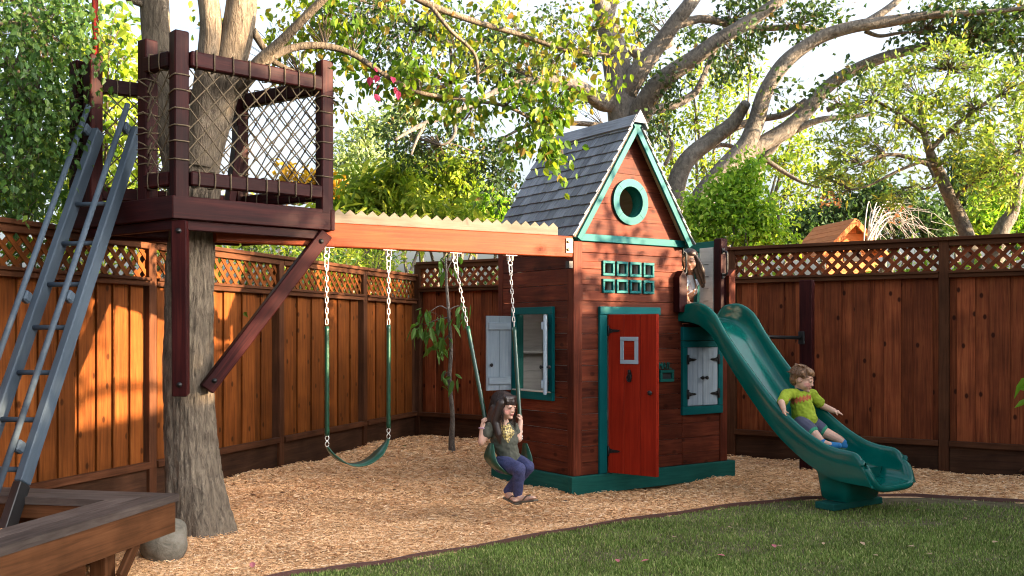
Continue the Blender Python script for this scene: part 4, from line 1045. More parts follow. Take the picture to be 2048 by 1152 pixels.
# boulder
bm = bmesh.new(); bmesh.ops.create_icosphere(bm, subdivisions=4, radius=1)
for v_ in bm.verts:
    p = v_.co; r = 1 + .10 * mnoise.noise(p * 1.3) + .025 * mnoise.noise(p * 4)
    v_.co = Vector((p.x * .14 * r, p.y * .12 * r, p.z * .14 * r))
    if v_.co.z > .02: v_.co.x += .35 * (v_.co.z - .02) 
me = bpy.data.meshes.new('boulder'); bm.to_mesh(me); bm.free(); me.materials.append(M_BOULDER)
me.polygons.foreach_set('use_smooth', [True] * len(me.polygons))
o = link('boulder', me, None, Matrix.Translation((-2.04, 5.83, .07)) @ Matrix.Rotation(R(10), 4, 'Z')); tag(o, 'rounded grey boulder tucked under the bench corner', 'boulder')

# ================================================================== NEIGHBOUR'S PLAYHOUSE BEHIND THE FENCE
nb = thing('neighbour_playhouse', 'orange cedar playhouse with plank roof rising behind the right fence', 'playhouse', V(5.0, 14.6, 0))
NA = at(1640, 490, 14.5); nd = V(.985, .17, 0).normalized(); nl = V(-.17, .985, 0).normalized(); NA.z = 0
def NP(a, b, z): return NA + nd * a + nl * b + UP * z
for k in range(18):
    z = .1 + k * .135
    plank2('wall_board', nb, NP(.1, 0, z), NP(.9, 0, z), -nl, .13, .02, M_ORANGE)
    plank2('wall_board', nb, NP(.92, .02, z), NP(.92, 1.0, z), nd, .13, .02, M_ORANGE)
ne, na_ = 2.46, 2.92
for k in range(3):
    z = ne + .07 + k * .14; hw = .36 * (1 - (z + .03 - ne) / (na_ - ne))
    if hw > .03: plank2('gable_board', nb, NP(.5 - hw, .0, z), NP(.5 + hw, 0, z), -nl, .135, .02, M_ORANGE)
plank2('gable_shade_panel', nb, NP(.36, -.012, 2.40), NP(.64, -.012, 2.40), -nl, .14, .012, M_OPENING_SHADE)  # dark panel over the boards, painted as a shaded opening
for sg in (-1, 1):
    for k in range(7):
        w0 = (k + .5) / 7; p = NP(.5 + sg * .50 * w0, -.1, na_ - (na_ - ne + .08) * w0 + .03); q = p + nl * 1.25
        dn = V(0, 0, 0) + nd * sg * .50 - UP * (na_ - ne + .08); nr_ = dn.cross(nl); nr_ = nr_ if nr_.z > 0 else -nr_
        plank2('roof_plank', nb, p, q, nr_, dn.length / 7 - .003, .02, M_ORANGE)
    plank2('rake_board', nb, NP(.5, -.115, na_ - .01), NP(.5 + sg * .52, -.115, ne - .07), nl, .075, .022, M_ORANGE)
# ================================================================== PEOPLE
DG = bpy.context.evaluated_depsgraph_get
def sphere_mb(mb, c, r3, Rm=None, n=14):
    c = Vector(c); vs = []; Rm = Rm or Matrix.Identity(3)
    for i in range(1, n):
        th_ = math.pi * i / n
        for j in range(2 * n):
            a = math.pi * j / n; vs.append(c + Rm @ Vector((r3[0] * math.sin(th_) * math.cos(a), r3[1] * math.sin(th_) * math.sin(a), r3[2] * math.cos(th_))))
    k = 2 * n; top = len(vs); vs += [c + Rm @ Vector((0, 0, r3[2])), c - Rm @ Vector((0, 0, r3[2]))]
    fs = [(i * k + j, (i + 1) * k + j, (i + 1) * k + (j + 1) % k, i * k + (j + 1) % k) for i in range(n - 2) for j in range(k)]
    fs += [(top, j, (j + 1) % k) for j in range(k)] + [(top + 1, (n - 2) * k + (j + 1) % k, (n - 2) * k + j) for j in range(k)]
    mb.add(vs, fs)
def cap(mb, p, q, r1, r2, n=12):
    """tapered capsule"""
    p = Vector(p); q = Vector(q); d = q - p
    if d.length < 1e-5: return sphere_mb(mb, p, (r1,) * 3, n=8)
    d.normalize(); P = []; rr = []
    for i in range(5): a = math.pi / 2 * i / 5; P.append(p - d * r1 * math.cos(a)); rr.append(max(r1 * math.sin(a), r1 * .05))
    for w in (0, .33, .66, 1): P.append(p.lerp(q, w)); rr.append(r1 + (r2 - r1) * w)
    for i in range(1, 6): a = math.pi / 2 * i / 5; P.append(q + d * r2 * math.sin(a)); rr.append(max(r2 * math.cos(a), r2 * .05))
    mb.tube(P, rr, n)
def chain_(mb, pts, rs):
    for a, b, r1, r2 in zip(pts[:-1], pts[1:], rs[:-1], rs[1:]): cap(mb, a, b, r1, r2)
def melt(name, mb, voxel, mats, parent, pick=None, smooth=6, fac=.5, folds=0.0):
    """fuse overlapping volumes into one continuous skin; pick(co) -> material index"""
    me = mb.mesh('tmp', [mats[0]]); o = bpy.data.objects.new('tmp', me); COL.objects.link(o)
    rm = o.modifiers.new('r', 'REMESH'); rm.mode = 'VOXEL'; rm.voxel_size = voxel; rm.use_smooth_shade = True
    if smooth: sm = o.modifiers.new('s', 'SMOOTH'); sm.iterations = smooth; sm.factor = fac
    m2 = bpy.data.meshes.new_from_object(o.evaluated_get(DG())); m2.name = name
    bpy.data.objects.remove(o); bpy.data.meshes.remove(me)
    m2.materials.clear()
    if folds:
        nrm_ = [v_.normal.copy() for v_ in m2.vertices]
        for v_, n__ in zip(m2.vertices, nrm_):
            q = v_.co.copy(); v_.co = q + n__ * folds * (mnoise.noise(V(q.x * 16 + q.z * 9, q.y * 16, q.z * 26)) + .5 * mnoise.noise(q * 55))
    for m in mats: m2.materials.append(m)
    if pick:
        m2.polygons.foreach_set('material_index', [pick(p.center) for p in m2.polygons])
    m2.polygons.foreach_set('use_smooth', [True] * len(m2.polygons)); m2.update()
    return link(name, m2, parent)
def skin(name, c, sss=.12):
    m, t, n, b = _new(name); g = mk(n, 'ShaderNodeTexNoise'); tc = mk(n, 'ShaderNodeTexCoord'); g.inputs['Scale'].default_value = 22; t.links.new(tc.outputs['Object'], g.inputs['Vector'])
    r = ramp(n, [(.3, [x * .88 for x in c]), (.7, [min(1, x * 1.1) for x in c])]); t.links.new(g.outputs['Fac'], r.inputs['Fac']); t.links.new(r.outputs['Color'], b.inputs['Base Color'])
    b.inputs['Roughness'].default_value = .5; b.inputs['Subsurface Weight'].default_value = sss; b.inputs['Subsurface Radius'].default_value = (.02, .008, .005); b.inputs['Subsurface Scale'].default_value = .5
    return m
def hairmat(name, c0, c1):
    m, t, n, b = _new(name); tc = mk(n, 'ShaderNodeTexCoord'); mp = mk(n, 'ShaderNodeMapping'); mp.inputs['Scale'].default_value = (90, 90, 6); g = mk(n, 'ShaderNodeTexNoise'); g.inputs['Scale'].default_value = 2; g.inputs['Detail'].default_value = 3
    lk = t.links.new; lk(tc.outputs['Object'], mp.inputs['Vector']); lk(mp.outputs[0], g.inputs['Vector']); r = ramp(n, [(.35, c0), (.68, c1)]); lk(g.outputs['Fac'], r.inputs['Fac']); lk(r.outputs['Color'], b.inputs['Base Color'])
    b.inputs['Roughness'].default_value = .38; bp = mk(n, 'ShaderNodeBump'); bp.inputs['Strength'].default_value = .7; bp.inputs['Distance'].default_value = .004; lk(g.outputs['Fac'], bp.inputs['Height']); lk(bp.outputs[0], b.inputs['Normal']); return m
SK_A = skin('fair_skin', (.62, .36, .26)); SK_B = skin('warm_skin', (.66, .38, .27)); SK_C = skin('tan_skin', (.36, .18, .11))
LIP = skin('lip', (.50, .17, .15)); LIPC = skin('lip_brown', (.26, .09, .07)); CHEEK = skin('flushed_cheek', (.62, .27, .21))
EYEW = plain('eye_white', (.7, .68, .65), rough=.2); IRIS = plain('iris', (.03, .02, .015), rough=.15)
HAIR_A = hairmat('dark_brown_hair', (0.01, 0.005, 0.004), (0.045, 0.022, 0.016)); HAIR_B = hairmat('light_brown_hair', (0.1, 0.045, 0.02), (0.34, 0.18, 0.09)); HAIR_C = hairmat('black_brown_hair', (0.012, 0.006, 0.004), (0.05, 0.025, 0.016))
BROW_B = plain('brown_brow', (.12, .06, .035), rough=.8)
def strands(hd, parent, mat, n, length, face=1.0, w=.0016, curl=.006):
    """loose hair over the hair mass: from the crown, over the skull, then hanging"""
    m2 = MB()
    for _ in range(n):
        a = random.uniform(face, 2 * math.pi - face); l_ = length * random.uniform(.75, 1.1); pts = []
        for k in range(5):
            th_ = .25 + 1.25 * k / 4; pts.append(hd.p(-.022 + .094 * math.sin(th_) * math.cos(a), .087 * math.sin(th_) * math.sin(a), .030 + .089 * math.cos(th_)))
        e = pts[-1]; out_ = (hd.F * math.cos(a) + hd.S * math.sin(a))
        for k in range(1, 5): pts.append(e - UP * l_ * k / 4 + out_ * (.006 + .004 * k * random.uniform(-.6, 1)) + V(random.uniform(-curl, curl), random.uniform(-curl, curl), 0))
        m2.tube(pts, lerp_list([w, w * 1.2, w * .4], len(pts)), 3, cap=False)
    m2.build('hair_strands', mat, parent)['kind'] = 'stuff'
class Head:
    """child's head in its own frame: F face, S the person's left, U up; s scales a head 0.2 m tall"""
    def __init__(h, c, F, U=UP, s=1.0):
        h.c = Vector(c); h.F = Vector(F).normalized(); h.S = Vector(U).cross(h.F).normalized(); h.U = h.F.cross(h.S).normalized(); h.s = s
        h.R = Matrix((h.F, h.S, h.U)).transposed()
    def p(h, f, l, u): return h.c + (h.F * f + h.S * l + h.U * u) * h.s
    def prims(h, mb):
        s = h.s; S = lambda f, l, u, r: sphere_mb(mb, h.p(f, l, u), [x * s for x in r], h.R)
        S(-.012, 0, .022, (.088, .074, .080)); S(.020, 0, -.020, (.062, .062, .066)); S(.040, 0, -.062, (.032, .030, .026)); S(.038, .032, -.035, (.030, .028, .030)); S(.038, -.032, -.035, (.030, .028, .030))
        S(.052, 0, .018, (.028, .052, .026))
        cap(mb, h.p(.074, 0, .004), h.p(.086, 0, -.022), .008 * s, .010 * s, 8); S(.084, .009, -.025, (.009, .007, .006)); S(.084, -.009, -.025, (.009, .007, .006))
        S(.074, 0, -.045, (.013, .019, .0055)); S(.072, 0, -.054, (.013, .016, .006)); S(.064, 0, -.074, (.016, .017, .013))
        for q in (1, -1):
            S(-.006, q * .072, -.008, (.016, .008, .022)); S(.068, q * .029, .004, (.015, .017, .011))
    def mat(h, co):
        """1 lip, 2 eye white, 3 iris/lash, 4 brow, 5 cheek, 0 skin"""
        d = Vector(co) - h.c; f, l, u = d.dot(h.F) / h.s, abs(d.dot(h.S)) / h.s, d.dot(h.U) / h.s
        if f < .03: return 0
        if abs(u + .050) < .0075 and l < .019 and f > .05: return 1
        if abs(u - .004 + .08 * abs(l - .03)) < .0030 and .016 < l < .043: return 3
        if abs(u - .031 + l * .08) < .0035 and .014 < l < .046: return 4
        if (u + .028) ** 2 + (l - .042) ** 2 < .018 ** 2: return 5
        return 0
def hand(mb, wrist, palm_dir, curl_dir, thumb_dir, s=1.0, curl=1.2, grip=0.0):
    """palm plus five unequal fingers bent towards curl_dir"""
    W = Vector(wrist); D = Vector(palm_dir).normalized(); C = Vector(curl_dir); C = (C - D * C.dot(D)).normalized(); A = D.cross(C).normalized()
    if A.dot(Vector(thumb_dir)) < 0: A = -A
    cap(mb, W, W + D * .035 * s, .016 * s, .020 * s); sphere_mb(mb, W + D * .034 * s, (.021 * s,) * 3, n=8)
    for k, (off, L) in enumerate(((.017, .036), (.006, .041), (-.006, .038), (-.016, .030))):
        b0 = W + D * .046 * s + A * off * s; dirs = D; p = b0; r = .0072 * s
        for j in range(3):
            a = curl * (j + .6) / 2.2; dv = (D * math.cos(a) + C * math.sin(a)); q = p + dv * L * s * (.46, .32, .24)[j]; cap(mb, p, q, r, r * .9, 8); p = q; r *= .9
    t0 = W + D * .014 * s + A * .016 * s; t1 = t0 + (A * .8 + D * .55 + C * .2).normalized() * .026 * s; t2 = t1 + (D * .7 + C * .7 + A * .1).normalized() * .022 * s
    cap(mb, t0, t1, .0095 * s, .008 * s, 8); cap(mb, t1, t2, .008 * s, .0065 * s, 8)
def mats(sk, lip, brow): return [sk, lip, EYEW, IRIS, brow, CHEEK]

# ---------------------------------------------------------------- girl on the swing
g1 = thing('person', 'girl with long brown hair in olive shirt and indigo leggings sitting on the swing', 'person', at(1018, 1000, 7.05))
hd = Head(at(1009, 813, 7.07), V(.80, -.58, -.10), V(.02, 0, 1), .95)
nk = at(1006, 846, 7.09); shl, shr = at(982, 853, 7.04), at(1028, 856, 7.17); ch = at(1006, 870, 7.09); ws = at(1015, 905, 7.10); pv = at(1018, 926, 7.10)
ell, elr = at(963, 884, 7.01), at(1037, 878, 7.12); wl, wr = at(966, 849, 7.03), at(1041, 842, 7.19)
hpl, hpr = at(1005, 928, 7.06), at(1034, 926, 7.15); knl, knr = at(1038, 938, 6.86), at(1056, 934, 6.95); anl, anr = at(1036, 988, 6.92), at(1016, 981, 7.04)
B = MB(); hd.prims(B); cap(B, hd.p(-.015, 0, -.05), nk, .034, .036)
chain_(B, [nk, ch, ws, pv], [.045, .075, .068, .075]); cap(B, shl, shr, .032, .032)
chain_(B, [shl, ell, wl], [.032, .026, .018]); chain_(B, [shr, elr, wr], [.032, .026, .018])
chain_(B, [hpl, knl, anl], [.060, .040, .027]); chain_(B, [hpr, knr, anr], [.060, .040, .027])
up_l = (hB[0] - eB[0]).normalized()
hand(B, wl, V(.10, .10, 1), V(.9, .3, .1), V(.3, -.9, .1), .78, 2.3); hand(B, wr, V(-.05, .05, 1), V(-.85, .3, .2), V(-.3, -.9, 0), .78, 2.3)
for an, toe in ((anl, at(1066, 996, 6.84)), (anr, at(1032, 1001, 6.90))):
    heel = an + V(0, 0, -.035); chain_(B, [an, heel + (toe - heel) * .15], [.027, .024]); chain_(B, [heel, heel.lerp(toe, .6), toe], [.023, .021, .016])
    dt = (toe - heel).normalized(); sd2 = dt.cross(UP).normalized()
    for k in range(5): cap(B, toe + sd2 * (k - 2) * .010 - dt * .01, toe + sd2 * (k - 2) * .0105 + dt * (.018 - .0025 * abs(k - 3.4)) + UP * .001, .0075, .0062, 8)
melt('body', B, .0042, mats(SK_A, LIP, HAIR_A), g1, lambda c: hd.mat(c), 3)
B = MB()                                                             # shirt
chain_(B, [nk + V(0, 0, -.02), ch, ws, pv + V(0, 0, .025)], [.050, .087, .083, .090]); cap(B, shl + V(.01, 0, 0), shr + V(-.005, 0, 0), .042, .042); sphere_mb(B, ch.lerp(ws, .3), (.098, .078, .11))
chain_(B, [shl, shl.lerp(ell, .45)], [.043, .040]); chain_(B, [shr, shr.lerp(elr, .45)], [.043, .040])
OLIVE = plain('olive_jersey', (.085, .085, .062), rough=.9, bump=.3, bscale=60); m, t, n, b = _new('gold_print')
tc = mk(n, 'ShaderNodeTexCoord'); ckm = mk(n, 'ShaderNodeMapping'); ckm.inputs['Rotation'].default_value = (0, R(45), 0); ck = mk(n, 'ShaderNodeTexChecker'); ck.inputs['Scale'].default_value = 62; ck.inputs['Color1'].default_value = (.62, .46, .16, 1); ck.inputs['Color2'].default_value = (.16, .11, .04, 1)
t.links.new(tc.outputs['Object'], ckm.inputs['Vector']); t.links.new(ckm.outputs[0], ck.inputs['Vector']); t.links.new(ck.outputs['Color'], b.inputs['Base Color']); GOLD = m; b.inputs['Roughness'].default_value = .5
pc = at(1014, 865, 7.0)
def pickshirt(c):
    px = HX + FPX * c.x / c.y; py = HY - FPX * (c.z - EYE) / c.y
    if c.y > 7.075: return 0
    a = (px - 1014) / 15; return 1 if (848 < py < 886 and abs(px - 1012 - (py - 850) * .12) < 15 * min(1, (886 - py) / 20)) else 0
melt('shirt', B, .0055, [OLIVE, GOLD], g1, pickshirt, 4, folds=.007)
B = MB(); chain_(B, [pv + V(0, 0, .02), pv], [.080, .084]); chain_(B, [hpl, knl, knl.lerp(anl, .35), anl], [.068, .047, .043, .033]); chain_(B, [hpr, knr, knr.lerp(anr, .35), anr], [.068, .047, .043, .033])
melt('leggings', B, .0055, [plain('indigo_denim', (.045, .05, .13), rough=.85, var=.3, scale=90)], g1, None, 4, folds=.004)
B = MB(); S = lambda f, l, u, r: sphere_mb(B, hd.p(f, l, u), [x * hd.s for x in r], hd.R)
S(-.022, 0, .030, (.092, .085, .086)); S(-.050, 0, -.03, (.06, .078, .09)); S(.030, 0, .062, (.050, .070, .036))
for q in (1, -1):
    chain_(B, [hd.p(.015, q * .070, .03), hd.p(.004, q * .080, -.04), hd.p(-.01, q * .085, -.11), hd.p(.02 if q > 0 else .03, q * .085, -.20), hd.p(.05, q * .085, -.265)], [.030, .030, .034, .028, .008])
    chain_(B, [hd.p(-.03, q * .06, -.02), hd.p(-.06, q * .07, -.12), hd.p(-.06, q * .07, -.22)], [.045, .045, .02])
for l in np.linspace(-.055, .055, 9): chain_(B, [hd.p(.045, l, .075), hd.p(.078 - abs(l) * .35, l * 1.02, .048), hd.p(.085 - abs(l) * .4, l, .022 + random.uniform(-.004, .003))], [.014, .009, .005])
chain_(B, [hd.p(-.08, 0, .0), hd.p(-.09, 0, -.12), hd.p(-.08, 0, -.22)], [.05, .05, .02])
melt('hair', B, .0045, [HAIR_A], g1, None, 2)
strands(hd, g1, HAIR_A, 220, .22, .85)
for an, toe in ((anl, at(1069, 997, 6.83)), (anr, at(1035, 1003, 6.89))):
    heel = an + V(0, 0, -.063) - (toe - an).normalized() * .02; tz = toe + V(0, 0, -.014); B = MB(); B.box(frame(heel.lerp(tz, .5), tz - heel, UP), (tz - heel).length + .03, .055, .012, .005)
    md = heel.lerp(tz, .80); sd2 = (tz - heel).normalized().cross(UP)
    for q in (-1, 1): B.tube(smooth_path([md + UP * .03, md + UP * .042 + sd2 * q * .014 - (tz - heel) * .12, heel.lerp(tz, .5) + sd2 * q * .028 + UP * .012], 3), .0045, 6)
    B.build('flip_flop', plain('brown_rubber', (.10, .085, .06), rough=.7), g1)
B = MB(); dv = (wl - ell).normalized(); M = frame(wl.lerp(ell, .22), dv, BN)
for k in range(14): a = 2 * math.pi * k / 14; sphere_mb(B, M @ Vector((0, .024 * math.cos(a), .024 * math.sin(a))), (.0055,) * 3, n=5)
B.build('bracelet', plain('pink_white_beads', (.62, .38, .48), rough=.3, var=.6, scale=140), g1)

# ---------------------------------------------------------------- boy on the slide
g2 = thing('person', 'toddler boy in lime green shirt sliding down the green slide', 'person', at(1612, 850, 7.81))
hd2 = Head(at(1605, 759, 7.86), V(.84, -.48, -.26), V(.12, 0, 1), .99)
nk = at(1600, 783, 7.87); shl, shr = at(1574, 788, 7.80), at(1623, 788, 7.93); ch = at(1602, 803, 7.87); ws = at(1608, 830, 7.85); pv = at(1612, 845, 7.83)
ell, elr = at(1563, 805, 7.70), at(1645, 812, 7.93); wl, wr = at(1567, 817, 7.665), at(1668, 822, 7.85)
hpl, hpr = at(1604, 849, 7.79), at(1622, 848, 7.87); knr, anr = at(1648, 864, 7.82), at(1690, 885, 7.76); knl, anl = at(1626, 866, 7.70), at(1645, 886, 7.64)
B = MB(); hd2.prims(B); cap(B, hd2.p(-.02, 0, -.05), nk, .032, .034); chain_(B, [nk, ch, ws, pv], [.045, .075, .078, .078]); cap(B, shl, shr, .032, .032)
chain_(B, [shl, ell, wl], [.034, .028, .021]); chain_(B, [shr, elr, wr], [.034, .028, .021]); chain_(B, [hpl, knl, anl], [.062, .043, .03]); chain_(B, [hpr, knr, anr], [.062, .045, .03])
hand(B, wl, V(.15, -.35, -.8), V(.5, -.5, -.5), V(.8, 0, .3), .85, .7); hand(B, wr, V(.85, -.45, -.30), V(.2, -.1, -1), V(-.2, -.6, .4), .85, .35)
chain_(B, [anr, at(1708, 893, 7.73)], [.03, .022]); chain_(B, [anl, anl + V(.05, -.04, -.01)], [.03, .022])
melt('body', B, .0042, mats(SK_B, LIP, BROW_B), g2, lambda c: hd2.mat(c), 3)
B = MB(); chain_(B, [nk + V(0, 0, -.015), ch, ws, pv + V(0, 0, .03)], [.052, .088, .092, .088]); cap(B, shl + V(.01, 0, 0), shr + V(-.01, 0, 0), .043, .043); chain_(B, [shl, shl.lerp(ell, .75)], [.045, .044]); chain_(B, [shr, shr.lerp(elr, .70)], [.045, .044])
LIMES = plain('lime_jersey', (.30, .38, .02), rough=.85, bump=.3, bscale=50); PRINT = plain('orange_print', (.42, .10, .03), rough=.8, var=.4, scale=60); DARKC = plain('dark_collar', (.02, .03, .04), rough=.9)
def pickboy(c):
    px = HX + FPX * c.x / c.y; py = HY - FPX * (c.z - EYE) / c.y
    if (c - nk - V(0, 0, .022)).length < .052 and c.z > nk.z - .005: return 2
    yl = 803 - (px - 1577) * .26
    return 1 if c.y < 7.86 and 1577 < px < 1622 and abs(py - yl - 2) < 5 + 2 * math.sin(px * .9) else 0
melt('shirt', B, .0055, [LIMES, PRINT, DARKC], g2, pickboy, 3, folds=.007)
B = MB(); chain_(B, [pv + V(0, 0, .01), pv], [.080, .084]); chain_(B, [hpl, hpl.lerp(knl, .75)], [.072, .062]); chain_(B, [hpr, hpr.lerp(knr, .72)], [.072, .062])
e1, e2 = hpr.lerp(knr, .78), hpl.lerp(knl, .82)
melt('shorts', B, .0055, [plain('grey_shorts', (.075, .075, .12), rough=.9), plain('green_hem', (.03, .25, .14), rough=.8)], g2, lambda c: 1 if ((c - hpr).dot((knr - hpr).normalized()) > (knr - hpr).length * .90 or (c - hpl).dot((knl - hpl).normalized()) > (knl - hpl).length * .97) else 0, 3)
B = MB(); S = lambda f, l, u, r: sphere_mb(B, hd2.p(f, l, u), [x * hd2.s for x in r], hd2.R)
S(-.024, 0, .036, (.088, .080, .078)); S(.012, 0, .066, (.066, .068, .040)); S(-.055, 0, -.01, (.045, .066, .058))
for l in np.linspace(-.055, .055, 9): chain_(B, [hd2.p(.03, l, .085), hd2.p(.070 - abs(l) * .4, l, .066), hd2.p(.080 - abs(l) * .5, l + .006, .047 + random.uniform(-.006, .004))], [.014, .009, .005])
for q in (1, -1): chain_(B, [hd2.p(.0, q * .070, .05), hd2.p(.022, q * .072, .018)], [.022, .010]); 
for k in range(12): a = random.uniform(0, 6.28); chain_(B, [hd2.p(-.03 + .05 * math.cos(a), .05 * math.sin(a), .10), hd2.p(-.02 + .07 * math.cos(a), .07 * math.sin(a), .105)], [.012, .005])
melt('hair', B, .0045, [HAIR_B], g2, None, 2)
strands(hd2, g2, HAIR_B, 200, .012, .6)
BLUE = plain('blue_canvas_shoe', (.015, .16, .38), rough=.7); SOLE = plain('yellow_green_sole', (.45, .46, .20), rough=.7)
for an, toe in ((anr, at(1717, 896, 7.71)), (anl, anl + V(.105, -.055, -.015))):
    B = MB(); heel = an + V(-.01, 0, -.022); chain_(B, [an + V(0, 0, -.002), heel], [.036, .033]); chain_(B, [heel, heel.lerp(toe, .6), toe], [.034, .033, .026])
    nrm = (toe - heel).normalized().cross(V(toe.y - heel.y, heel.x - toe.x, 0).normalized()); nrm = nrm if nrm.z > 0 else -nrm
    melt('shoe', B, .006, [BLUE, SOLE], g2, lambda c, h_=heel, n_=nrm: 1 if (c - h_).dot(n_) < -.018 else 0, 3)

# ---------------------------------------------------------------- child peeking from the deck
g3 = thing('person', 'dark-haired child in white shirt peeking round the playhouse wall above the slide', 'person', H(1.45, .32, 1.37))
hd3 = Head(at(1380, 521, 8.80), V(-.36, -.88, -.30), V(-.16, .05, 1), .92)
nk = at(1377, 548, 8.90); shl, shr = at(1392, 566, 9.0), at(1368, 562, 8.88); ch = at(1380, 580, 8.97); pv = H(1.46, .36, 1.56)
elr, wr = at(1356, 562, 8.78), at(1361, 543, 8.72); ell, wl = at(1368, 583, 8.84), at(1376, 603, 8.70)
B = MB(); hd3.prims(B); cap(B, hd3.p(-.02, 0, -.05), nk, .030, .032); chain_(B, [nk, ch, pv], [.045, .07, .075]); cap(B, shl, shr, .03, .03)
chain_(B, [shr, elr, wr], [.03, .024, .017]); chain_(B, [shr + V(.02, 0, -.01), ell, wl], [.03, .024, .017])
hand(B, wr, V(.05, -.2, 1), V(-.3, -.9, 0), V(.8, -.3, 0), .8, 2.0); hand(B, wl, V(.3, -.7, -.5), V(0, -.3, -1), V(-.5, -.5, 0), .8, .6)
for q in (-1, 1): chain_(B, [pv + DF * q * .06, pv + DF * q * .06 - DL * .16 + V(0, 0, -.13), pv + DF * q * .06 + DL * .12 + V(0, 0, -.155)], [.055, .042, .03])
melt('body', B, .0045, mats(SK_C, LIPC, HAIR_C), g3, lambda c: 0 if hd3.mat(c) == 5 else hd3.mat(c), 3)
B = MB(); chain_(B, [nk + V(0, 0, -.02), ch, pv + V(0, 0, .03)], [.044, .070, .078]); cap(B, shl, shr, .034, .034); chain_(B, [shr, shr.lerp(elr, .4)], [.034, .033]); chain_(B, [shr + V(.02, 0, -.01), shr.lerp(ell, .5)], [.036, .034])
melt('shirt', B, .006, [plain('white_tee', (.62, .64, .70), rough=.9)], g3, None, 3)
B = MB(); S = lambda f, l, u, r: sphere_mb(B, hd3.p(f, l, u), [x * hd3.s for x in r], hd3.R)
S(-.026, 0, .032, (.086, .083, .082)); S(-.055, 0, -.03, (.055, .075, .085)); S(.004, .03, .068, (.06, .05, .036)); S(.004, -.03, .068, (.06, .05, .036))
for q, L_ in ((1, .24), (-1, .16)): chain_(B, [hd3.p(.02, q * .066, .03), hd3.p(.006, q * .078, -.04), hd3.p(-.005, q * .085, -.12), hd3.p(.0, q * .085, -L_)], [.024, .028, .030, .012])
chain_(B, [hd3.p(-.07, .03, -.03), hd3.p(-.07, .04, -.15), hd3.p(-.05, .05, -.28)], [.05, .045, .02])
melt('hair', B, .005, [HAIR_C], g3, None, 2)
# ================================================================== VEGETATION
def leaf_arrays(p, d, L, W, fold=.18, rich=False, droop=.15):
    """p base points, d unit axes (N,3), L lengths, W widths -> verts, tri faces"""
    N = len(p)
    r = rng.normal(size=(N, 3)); n = r - (r * d).sum(1, keepdims=True) * d; n /= np.linalg.norm(n, axis=1, keepdims=True) + 1e-9
    w = np.cross(d, n); L = L[:, None]; W = W[:, None]
    dz = np.zeros((N, 3)); dz[:, 2] = -1
    if not rich:
        v = np.stack([p, p + d * L * .42 + w * W * .5 + n * W * fold, p + d * L + dz * L * droop, p + d * L * .42 - w * W * .5 + n * W * fold], 1)
        f = np.array([[0, 1, 2], [0, 2, 3]]); k = 4
    else:
        v = np.stack([p, p + d * L * .22 + w * W * .40 + n * W * fold, p + d * L * .58 + w * W * .46 + n * W * fold + dz * L * droop * .3, p + d * L + dz * L * droop,
                      p + d * L * .58 - w * W * .46 + n * W * fold + dz * L * droop * .3, p + d * L * .22 - w * W * .40 + n * W * fold, p + d * L * .5 + dz * L * droop * .2], 1)
        f = np.array([[0, 1, 6], [1, 2, 6], [2, 3, 6], [3, 4, 6], [4, 5, 6], [5, 0, 6]]); k = 7
    idx = (np.arange(N) * k)[:, None, None] + f[None]
    return v.reshape(-1, 3), idx.reshape(-1, 3)
class Crown:
    def __init__(s): s.v = []; s.f = []; s.m = []; s.n = 0; s.tw = MB()
    def put(s, p, d, L, W, mi=0, **kw):
        v, f = leaf_arrays(p, d, L, W, **kw); s.v.append(v); s.f.append(f + s.n); s.m.append(np.full(len(f), mi)); s.n += len(v)
    def clump(s, c, rad, nsub, nleaf, L, W, hub=None, mi=0, sig=.13, hang=.5, flat=1.0, twig=.006, shell=.55, **kw):
        """ellipsoidal clump: sub-sprays on twigs, leaves round each"""
        c = np.array(c); rad = np.array(rad); hub = np.array(hub) if hub is not None else c - np.array([0, 0, rad[2] * .5])
        for _ in range(nsub):
            u = rng.normal(size=3); u /= np.linalg.norm(u); rr = rng.uniform(0, 1) ** shell
            q = c + u * rad * rr
            mid = (hub + q) / 2 + rng.normal(size=3) * .06 * np.linalg.norm(q - hub) + np.array([0, 0, .06 * np.linalg.norm(q - hub)])
            if twig:
                path = smooth_path([hub, mid, q], 3); s.tw.tube(path, lerp_list([twig, twig * .35], len(path)), 4, cap=False)
            n = max(2, int(nleaf * rng.uniform(.6, 1.4)))
            w = rng.uniform(.35, 1.15, n)[:, None]
            base = mid * (1 - w) ** 2 + q * (1 - (1 - w) ** 2) + rng.normal(size=(n, 3)) * sig * np.array([1, 1, flat])
            d = rng.normal(size=(n, 3)); d += (q - hub)[None] / (np.linalg.norm(q - hub) + 1e-6) * .5; d[:, 2] -= hang
            d /= np.linalg.norm(d, axis=1, keepdims=True)
            sc = rng.uniform(.65, 1.25, n)
            s.put(base, d, L * sc, W * sc, mi, **kw)
    def build(s, root, mats, twigmat=M_TWIG, name='crown'):
        v = np.concatenate(s.v); f = np.concatenate(s.f); m = np.concatenate(s.m)
        o = link(name, np_mesh(name, v, f, mats, m), root); o['kind'] = 'stuff'
        if s.tw.v: s.tw.build('twigs', twigmat, root)['kind'] = 'stuff'
        return o
def limb(mb, pts, wob=.12, n=10, sub=5, seed=0):
    """pts: (px, py, Y, r_px)"""
    P = [at(a, b, Y) for a, b, Y, r in pts]; rr = [r * Y / FPX for a, b, Y, r in pts]
    path = smooth_path(P, sub); mb.tube(path, lerp_list(rr, len(path)), n, wob=wob, seed=seed + pts[0][0])
